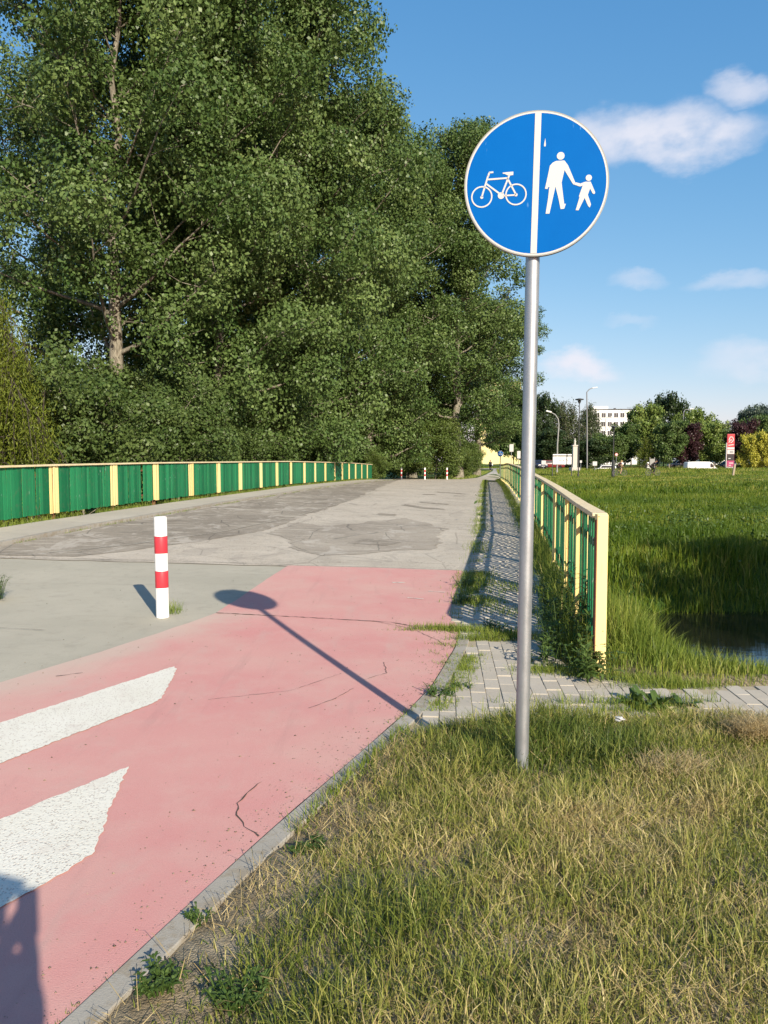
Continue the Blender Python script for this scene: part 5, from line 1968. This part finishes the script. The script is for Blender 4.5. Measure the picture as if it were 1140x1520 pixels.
def car(loc, rz_, m, label, L=4.2, Wd=1.72, Hc=1.45, van=False, wagon=False):
    t = thing('van' if van else 'parked_car', loc, label, 'van' if van else 'car', None, rz_)
    hl = L / 2
    if van:
        low = [(-hl, .25), (hl - .1, .25), (hl, .45), (hl - .05, .85), (hl - .75, 1.05), (-hl, 1.05)]
        top = [(-hl, 1.05), (-hl + .05, Hc - .08), (-hl + .2, Hc), (hl - 1.75, Hc), (hl - 1.35, Hc - .15), (hl - .75, 1.05)]
        win = [(hl - 1.7, 1.12), (hl - 1.7, Hc - .18), (hl - 1.42, Hc - .22), (hl - .92, 1.10)]
    else:
        low = [(-hl, .30), (hl - .1, .25), (hl, .45), (hl - .04, .68), (hl - .25, .80), (hl - 1.05, .93), (-hl + .15, .97), (-hl, .85)]
        top = [(-hl + .15, .97), (-hl + .45, Hc - .08), (-hl + .75, Hc), (.25, Hc), (.55, Hc - .07), (hl - 1.05, .93)]
        win = [(-hl + .35, 1.0), (-hl + .58, Hc - .11), (.3, Hc - .09), (.52, Hc - .14), (hl - 1.22, .97)]
    hb = Wd / 2
    body = MB().prism(low, -hb, hb)
    body.build('body', m, t, bevel=.06, smooth=True)
    # tapered cabin
    n = len(top)
    tp = .16 if not van else .08
    V = []
    for s in (-1, 1):
        for x, z in top:
            k = hb - .03 - tp * max(0, (z - .95)) / (Hc - .95)
            V.append((x, s * k, z))
    Fc = [list(range(n)), [n + i for i in range(n)][::-1]] + [[i, i + n, (i + 1) % n + n, (i + 1) % n] for i in range(n)]
    MB().add(V, Fc).build('cabin', m, t, bevel=.05, smooth=True)
    for s in (-1, 1):
        pts = [(x, s * (hb - .022 - tp * max(0, (z - .95)) / (Hc - .95)), z) for x, z in win]
        q = [(x, y - s * .02, z) for x, y, z in pts]
        k = len(pts)
        MB().add(pts + q, [list(range(k)), [k + i for i in range(k)][::-1]] + [[i, i + k, (i + 1) % k + k, (i + 1) % k] for i in range(k)]).build('side_window', 'car_glass', t)
    a, b = top[-1], top[-2]
    ws = []
    for (x, z), f in ((a, .06), (b, .94)):
        pass
    x0, z0 = a[0] * .9 + b[0] * .1, a[1] * .9 + b[1] * .1
    x1, z1 = a[0] * .1 + b[0] * .9, a[1] * .1 + b[1] * .9
    MB().add([(x0 + .03, -hb + .14, z0 + .02), (x0 + .03, hb - .14, z0 + .02), (x1 + .03, hb - .24, z1 + .02), (x1 + .03, -hb + .24, z1 + .02)], [[0, 1, 2, 3]]).build('windscreen', 'car_glass', t)
    for sx in (-1, 1):
        for s in (-1, 1):
            wl = thing('wheel', (sx * (hl - .82), s * (hb - .09), .31), None, None)
            wl.parent = t
            prof = [(.20, -.09), (.29, -.10), (.315, -.07), (.315, .07), (.29, .10), (.20, .09)]
            ty = MB().lathe(prof, 18).build('tyre', 'black_rubber', wl, smooth=True, rot=(R(90), 0, 0))
            MB().lathe([(.05, -.075), (.2, -.06), (.2, .06), (.05, .075)], 14).build('rim', 'car_silver', wl, rot=(R(90), 0, 0))
    for s in (-1, 1):
        MB().box((hl - .06, s * (hb - .28), .66), (.14, .34, .16)).build('headlight', 'lamp_glass', t, bevel=.02)
        MB().box((-hl + .05, s * (hb - .16), .82), (.12, .2, .26)).build('tail_light', 'tail_red', t, bevel=.02)
        MB().box((hl - 1.25, s * (hb + .07), 1.0), (.12, .16, .12)).build('mirror', m, t, bevel=.02)
    MB().box((hl - .0, 0, .45), (.05, .52, .11)).build('number_plate', 'white_film', t)
    MB().box((hl - .03, 0, .32), (.1, Wd - .3, .12)).build('bumper', 'plastic_black', t, bevel=.02)
    return t


def on(x, y, dz=.07): return (x, y, gz(x, y) + dz)


car(on(bx(797.5, 125), 125), R(-75), 'car_blue', 'dark blue car facing this way, just right of the sign pole', L=4.0)
car(on(bx(817, 131), 131), R(4), 'car_red', 'dark red car half hidden behind the white billboard', L=4.4)
car(on(bx(896, 131), 131), R(180), 'car_white', 'white car on the street left of the first cyclist')
car((bx(1041, 127), 127, gz(bx(1041, 127), 127) + .07), R(0), 'car_white', 'white van whose roof shows above the meadow edge', L=5.4, Wd=1.9, Hc=1.98, van=True)
car((bx(1080, 146), 146, gz(bx(1080, 146), 146)), R(200), 'car_grey', 'grey car parked at the foot of the price pylon')
car((bx(1007, 152), 152, gz(bx(1007, 152), 152)), R(180), 'car_silver', 'silver car under the blossoming green tree')
car((bx(1047, 155), 155, gz(bx(1047, 155), 155)), R(5), 'car_white', 'white car behind the white van, under the light green tree')
car((bx(1131, 160), 160, gz(bx(1131, 160), 160)), R(175), 'car_white', 'white delivery van parked under the yellow maples', L=5.6, Wd=2.0, Hc=2.3, van=True)
# blue info stand
xi, yi = bx(972.5, 150), 150
inf = thing('info_stand', (xi, yi, gz(xi, yi)), 'blue panel stand below the golden willow', 'sign')
MB().box((0, 0, 1.25), (1.3, .08, .8)).build('panel', 'info_blue', inf, bevel=.01)
for s in (-1, 1):
    MB().box((s * .5, 0, .5), (.07, .07, 1.1)).build('leg', 'lamp_grey', inf)
MB().box((-.1, -.05, 1.3), (.5, .02, .2)).build('white_mark', 'white_film', inf)

# ------------------------------------------------------------------ buildings


def building(name, loc, rz_, w_, d_, nst, st_h, cols, m, label, win_w=1.3, win_h=1.5, roof='dark_roof', pent=True, skip=0):
    t = thing(name, loc, label, 'building', None, rz_)
    H = nst * st_h + .5
    MB().box((0, 0, H / 2), (w_, d_, H)).build('wall', m, t)
    rf = MB().box((0, 0, H + .12), (w_ + .5, d_ + .5, .24)).build('roof', roof, t)
    if pent:
        MB().box((-w_ * .22, 0, H + .8), (w_ * .3, d_ * .5, 1.2)).build('roof_house', m, rf)
        MB().box((w_ * .1, 0, H + .55), (.7, .7, .8)).build('chimney', 'dark_roof', rf)
    me_f = MB().ring((0, 0), .1, .2, 0, .1, 4)
    # window frame mesh shared by all windows
    fm = MB()
    fw = .09
    for s in (-1, 1):
        fm.box((s * (win_w / 2 - fw / 2), -.02, 0), (fw, .14, win_h))
        fm.box((0, -.02, s * (win_h / 2 - fw / 2)), (win_w - fw * 2, .14, fw))
    fm.box((0, -.02, 0), (.06, .12, win_h - fw * 2))
    of = fm.build('window', 'white_paint', t)
    mf = of.data
    bpy.data.objects.remove(of)
    op = MB().box((0, 0, 0), (win_w - fw * 2, .04, win_h - fw * 2)).build('pane', 'window_glass', t)
    mp = op.data
    bpy.data.objects.remove(op)
    for f in range(skip, nst):
        for c in range(cols):
            x = -w_ / 2 + (c + .5) * w_ / cols
            wi = link('window', mf, t, (x, -d_ / 2, f * st_h + st_h * .55))
            link('pane', mp, wi, (0, -.03, 0))
    return t


yB = 268.0
xB = bx(903, yB)
building('school_building', (xB, yB, .5), R(-6), 16.5, 12, 6, 3.0, 8, 'white_wall', 'white flat roofed building with rows of windows above the treetops', win_w=1.55, win_h=1.7, skip=3)
building('apartment_block', (bx(737, 290), 290, .5), 0, 15.5, 12, 10, 2.95, 5, 'yellow_wall', 'pale yellow apartment block peeping out behind the poplars by the sign pole', skip=4)
hs = thing('small_house', (bx(1071, 300), 300, gz(bx(1071, 300), 300)), 'little white house with a dark gabled roof between the treetops', 'building')
MB().box((0, 0, 6.3), (5.5, 6, 12.6)).build('wall', 'white_wall', hs)
MB().prism([(-3.2, 12.6), (3.2, 12.6), (0, 15.2)], -3.3, 3.3).build('roof', 'dark_roof', hs)
MB().box((-1.9, -1, 14.6), (.8, .8, 2.4)).build('chimney', 'white_wall', hs)
MB().box((1.2, -3.0, 10.8), (1.3, .1, 1.5)).build('window', 'window_glass', hs)

# ------------------------------------------------------------------ people


def skin(name, verts, edges, radii, m, parent=None, root=0, sub=1):
    me = bpy.data.meshes.new(name)
    me.from_pydata(verts, edges, [])
    o = bpy.data.objects.new(name, me)
    C.objects.link(o)
    md = o.modifiers.new('s', 'SKIN')
    md.use_smooth_shade = True
    for i, r_ in enumerate(radii):
        sv = me.skin_vertices[0].data[i]
        sv.radius = (r_, r_) if not hasattr(r_, '__len__') else r_
        sv.use_root = (i == root)
    if sub:
        s = o.modifiers.new('u', 'SUBSURF')
        s.levels = s.render_levels = sub
    dg_ = bpy.context.evaluated_depsgraph_get()
    dg_.update()
    nm = bpy.data.meshes.new_from_object(o.evaluated_get(dg_))
    bpy.data.objects.remove(o)
    nm.name = name
    nm.materials.clear()
    nm.materials.append(MATS[m])
    nm.polygons.foreach_set('use_smooth', [True] * len(nm.polygons))
    return link(name, nm, parent)


def figure(root, J, shirt='black_cloth', legs='black_cloth', hair='brown_hair', sleeves='half', shorts=False, sc=1.0, fingers=False, sub=1):
    """J: joint positions: pelvis chest neck head (x,y,z) and l/r shoulder elbow wrist hand hip knee ankle toe"""
    V, E, Rr = [], [], []
    ix = {}

    def v(k, r_):
        ix[k] = len(V)
        V.append(tuple(J[k]))
        Rr.append(r_ * sc if not hasattr(r_, '__len__') else tuple(q * sc for q in r_))
    v('pelvis', .125)
    v('chest', (.15, .12))
    v('neck', .055)
    nk, hd_ = Vector(J['neck']), Vector(J['head'])
    J['jaw'] = tuple(nk.lerp(hd_, .55) + Vector(J['face']) * .03 * sc)
    v('jaw', .068)
    v('head', (.085, .095))
    J['crown_'] = tuple(hd_ + (hd_ - nk).normalized() * .09 * sc)
    v('crown_', .06)
    J['nose'] = tuple(nk.lerp(hd_, .85) + Vector(J['face']) * .115 * sc)
    v('nose', .016)
    E += [(0, 1), (1, 2), (2, 3), (3, 4), (4, 5), (4, 6)]
    for s in 'lr':
        for k, r_ in (('shoulder', .062), ('elbow', .042), ('wrist', .027), ('hand', (.042, .020)), ('hip', .088), ('knee', .058), ('ankle', .038), ('toe', .034)):
            v(s + k, r_)
        E += [(ix['chest'], ix[s + 'shoulder']), (ix[s + 'shoulder'], ix[s + 'elbow']), (ix[s + 'elbow'], ix[s + 'wrist']), (ix[s + 'wrist'], ix[s + 'hand']),
              (ix['pelvis'], ix[s + 'hip']), (ix[s + 'hip'], ix[s + 'knee']), (ix[s + 'knee'], ix[s + 'ankle']), (ix[s + 'ankle'], ix[s + 'toe'])]
        if fingers:
            h = Vector(J[s + 'hand'])
            w0 = Vector(J[s + 'wrist'])
            d_ = (h - w0).normalized()
            sdv = Vector((0, 1, 0)).cross(d_).normalized() if abs(d_.y) < .9 else Vector((1, 0, 0))
            for q, (off, ln) in enumerate(((-.030, .062), (-.010, .070), (.010, .066), (.030, .052), (-.045, .045))):
                k1, k2 = s + 'f%d' % q, s + 'g%d' % q
                J[k1] = tuple(h + d_ * (.03 if q < 4 else -.01) + sdv * off)
                J[k2] = tuple(Vector(J[k1]) + d_ * ln * (.8 if q < 4 else .5) + Vector((0, -.012, 0)) + (sdv * -.02 if q == 4 else Vector()))
                v(k1, .0095)
                v(k2, .0075)
                E += [(ix[s + 'hand'], ix[k1]), (ix[k1], ix[k2])]
    body = skin('body', V, E, Rr, 'skin', root, 0, sub)
    # clothing over the body
    sv, se, sr = [J['pelvis'], J['chest'], tuple(Vector(J['chest']).lerp(nk, .7))], [(0, 1), (1, 2)], [.150 * sc, (.175 * sc, .145 * sc), .085 * sc]
    for s in 'lr':
        a, b, c = Vector(J[s + 'shoulder']), Vector(J[s + 'elbow']), Vector(J[s + 'wrist'])
        n0 = len(sv)
        if sleeves == 'half':
            sv += [tuple(a), tuple(a.lerp(b, .7))]
            sr += [.078 * sc, .062 * sc]
            se += [(1, n0), (n0, n0 + 1)]
        else:
            sv += [tuple(a), tuple(b), tuple(b.lerp(c, .95))]
            sr += [.078 * sc, .056 * sc, .040 * sc]
            se += [(1, n0), (n0, n0 + 1), (n0 + 1, n0 + 2)]
    skin('shirt', [tuple(p) for p in sv], se, sr, shirt, root, 0, sub)
    tv, te, trr = [J['pelvis']], [], [.155 * sc]
    for s in 'lr':
        n0 = len(tv)
        a, b, c = Vector(J[s + 'hip']), Vector(J[s + 'knee']), Vector(J[s + 'ankle'])
        if shorts:
            tv += [tuple(a), tuple(a.lerp(b, .85))]
            trr += [.105 * sc, .085 * sc]
            te += [(0, n0), (n0, n0 + 1)]
        else:
            tv += [tuple(a), tuple(b), tuple(b.lerp(c, .95))]
            trr += [.105 * sc, .075 * sc, .058 * sc]
            te += [(0, n0), (n0, n0 + 1), (n0 + 1, n0 + 2)]
    skin('trousers', [tuple(p) for p in tv], te, trr, legs, root, 0, sub)
    back = -Vector(J['face']) * .03 * sc
    hv = [tuple(nk.lerp(hd_, .75) + back * 2.0), tuple(hd_ + back + Vector((0, 0, .03 * sc))), tuple(Vector(J['crown_']) + back * .5 + Vector((0, 0, .012 * sc)))]
    skin('hair', hv, [(0, 1), (1, 2)], [.07 * sc, .092 * sc, .06 * sc], hair, root, 1, sub)
    for s in 'lr':
        a, b = Vector(J[s + 'ankle']), Vector(J[s + 'toe'])
        d_ = (b - a)
        d_.z = 0
        d_ = d_.normalized() if d_.length > 1e-4 else Vector((0, 1, 0))
        sh_ = skin('shoe', [tuple(a + Vector((0, 0, -.02 * sc)) - d_ * .03 * sc), tuple(b + Vector((0, 0, .0)))], [(0, 1)], [.048 * sc, .04 * sc], 'black_rubber', root, 0, 1)
    return body


# photographer: stands behind the lens, shade falls into the lower left corner
ph = thing('person', (-.13, -.215, 0), 'person taking the picture with a phone held up in both hands', 'person')
JP = dict(pelvis=(0, 0, .92), chest=(0, .0, 1.24), neck=(0, .0, 1.42), head=(0.02, .03, 1.55), face=(0, 1, 0),
          lshoulder=(-.18, 0, 1.37), lelbow=(-.06, .09, 1.12), lwrist=(.03, .155, 1.33), lhand=(.064, .172, 1.385),
          rshoulder=(.17, 0, 1.37), relbow=(.15, .07, 1.10), rwrist=(.13, .15, 1.32), rhand=(.113, .170, 1.385),
          lhip=(-.10, 0, .88), lknee=(-.11, .02, .48), lankle=(-.11, -.02, .08), ltoe=(-.13, .14, .045),
          rhip=(.10, 0, .88), rknee=(.11, .03, .48), rankle=(.12, 0, .08), rtoe=(.15, .16, .045))
figure(ph, JP, 'grey_cloth', 'blue_cloth', 'brown_hair', fingers=True, sub=1)
phn = MB().box((0, 0, 0), (.074, .008, .155)).build('phone', 'plastic_black', None, bevel=.003, loc=(-.034, -.016, 1.447))
tag(phn, 'black phone held upright in the photographer hands', 'phone')


def bicycle(loc, rz_, label, m, sc=1.0):
    t = thing('bicycle', loc, label, 'bicycle', 'bicycles crossing the meadow', rz_)
    for x in (-.52, .52):
        wl = thing('wheel', (x, 0, .34), None, None)
        wl.parent = t
        MB().ring((0, 0), .315, .345, -.018, .018, 28).build('tyre', 'black_rubber', wl)
        sp = MB().ring((0, 0), .300, .314, -.01, .01, 28)
        for k in range(10):
            a = k * math.pi / 5
            sp.bar((0, 0, 0), (.3 * math.cos(a), 0, .3 * math.sin(a)), .006)
        sp.build('rim', 'steel_grey', wl, fix=False)
    f = MB()
    bb_, se_, hd_ = (-.08, 0, .30), (-.22, 0, .80), (.36, 0, .84)
    for a, b in ((bb_, se_), (bb_, hd_), (se_, hd_), (bb_, (-.52, 0, .34)), (se_, (-.52, 0, .34)), (hd_, (.52, 0, .34)), (hd_, (.34, 0, .96)), (se_, (-.25, 0, .92))):
        f.tube([a, b], .02, 8)
    f.build('frame', m, t, fix=False)
    MB().tube([(.26, -.28, .99), (.36, -.2, .98), (.34, 0, .97), (.36, .2, .98), (.26, .28, .99)], .015, 8).build('handlebar', 'dark_metal', t, fix=False)
    MB().prism([(-.40, .93), (-.12, .95), (-.12, .98), (-.38, .99)], -.06, .06).build('saddle', 'black_rubber', t, bevel=.01)
    p = MB().tube([(-.08, -.05, .30), (.02, -.11, .18), (.02, -.18, .18)], .015, 6)
    p.tube([(-.08, .05, .30), (-.18, .11, .42), (-.18, .18, .42)], .015, 6)
    p.build('pedals', 'dark_metal', t, fix=False)
    return t


def rider(loc, rz_, label, shirt, legs, hair, sleeves, shorts, lean=.45):
    t = thing('person', loc, label, 'person', None, rz_)
    J = dict(pelvis=(-.24, 0, 1.06), chest=(-.24 + lean * .55, 0, 1.36), neck=(-.24 + lean * .85, 0, 1.52), head=(-.24 + lean * 1.05, 0, 1.66), face=(1, 0, -.05),
             lhip=(-.22, -.10, 1.02), lknee=(.18, -.13, .78), lankle=(.02, -.14, .26), ltoe=(.14, -.14, .21),
             rhip=(-.22, .10, 1.02), rknee=(.20, .13, .92), rankle=(-.14, .14, .50), rtoe=(-.04, .14, .44))
    for s, y in (('l', -1), ('r', 1)):
        J[s + 'shoulder'] = (-.24 + lean * .72, y * .17, 1.45)
        J[s + 'elbow'] = (.18, y * .24, 1.22)
        J[s + 'wrist'] = (.29, y * .24, 1.04)
        J[s + 'hand'] = (.34, y * .22, 1.01)
    figure(t, J, shirt, legs, hair, sleeves, shorts)
    return t


yc1 = 88.0
c1 = (bx(919.5, yc1), yc1, gz(bx(919.5, yc1), yc1) + .28)
bicycle(c1, R(0), 'bicycle under the rider in maroon, left one in the meadow', 'dark_metal')
rider(c1, R(0), 'cyclist in a dark maroon shirt and shorts riding right, beside the dark lantern post', 'maroon_cloth', 'black_cloth', 'blond_hair', 'half', True)
c2 = (bx(968.5, yc1), yc1, gz(bx(968.5, yc1), yc1) + .26)
bicycle(c2, R(0), 'bicycle with a child seat under the rider in black', 'dark_metal')
rider(c2, R(0), 'cyclist in black bending forward, with a child in white sitting behind', 'black_cloth', 'black_cloth', 'brown_hair', 'full', False, lean=.62)
cs = thing('child_seat', (c2[0] - .62, yc1, c2[2] + .82), 'dark child seat on the rear rack of the bicycle ridden by the person in black', 'child seat')
MB().box((0, 0, .03), (.30, .30, .05)).build('seat', 'plastic_black', cs, bevel=.01)
MB().box((-.16, 0, .28), (.05, .32, .5)).build('backrest', 'plastic_black', cs, bevel=.01)
MB().box((.05, 0, -.06), (.5, .1, .04)).build('rack', 'dark_metal', cs)
ch = thing('person', (c2[0] - .60, yc1, c2[2] + .86), 'small child in white with a white helmet in the seat behind the cyclist in black', 'person')
JC = dict(pelvis=(0, 0, .08), chest=(-.02, 0, .27), neck=(0, 0, .40), head=(.03, 0, .50), face=(1, 0, 0))
for s, y in (('l', -1), ('r', 1)):
    JC.update({s + 'shoulder': (-.02, y * .11, .34), s + 'elbow': (.06, y * .14, .20), s + 'wrist': (.16, y * .10, .16), s + 'hand': (.20, y * .09, .16),
               s + 'hip': (0, y * .06, .06), s + 'knee': (.22, y * .08, .04), s + 'ankle': (.26, y * .09, -.18), s + 'toe': (.33, y * .09, -.20)})
figure(ch, JC, 'white_cloth', 'white_cloth', 'blond_hair', 'full', False, sc=.62)
hm_ = MB().lathe([(.118, .0), (.122, .05), (.10, .11), (.05, .145), (.01, .15)], 14).build('helmet', 'white_paint', ch, smooth=True, loc=(.02, 0, .505))
# pedestrian on the far path
xpd, ypd = bx(727.5, 118), 118.0
pd = thing('person', (xpd, ypd, gz(xpd, ypd) + .05), 'person with a pale bag walking on the far path under the trees', 'person')
JW = dict(pelvis=(0, 0, .94), chest=(0, 0, 1.26), neck=(0, 0, 1.46), head=(0, -.02, 1.60), face=(0, -1, 0),
          lshoulder=(-.18, 0, 1.40), lelbow=(-.23, .04, 1.14), lwrist=(-.22, -.04, .92), lhand=(-.21, -.06, .84),
          rshoulder=(.18, 0, 1.40), relbow=(.23, .02, 1.14), rwrist=(.22, -.1, .94), rhand=(.21, -.13, .87),
          lhip=(-.10, 0, .90), lknee=(-.10, -.14, .50), lankle=(-.10, -.18, .10), ltoe=(-.10, -.32, .05),
          rhip=(.10, 0, .90), rknee=(.10, .02, .48), rankle=(.10, .22, .14), rtoe=(.10, .12, .05))
figure(pd, JW, 'black_cloth', 'black_cloth', 'brown_hair', 'full', False)
bg_ = MB().box((0, 0, 0), (.16, .30, .34)).build('shoulder_bag', 'white_cloth', None, bevel=.03, loc=(xpd + .30, ypd, gz(xpd, ypd) + 1.05))
tag(bg_, 'pale bag hanging at the side of the person on the far path', 'bag')
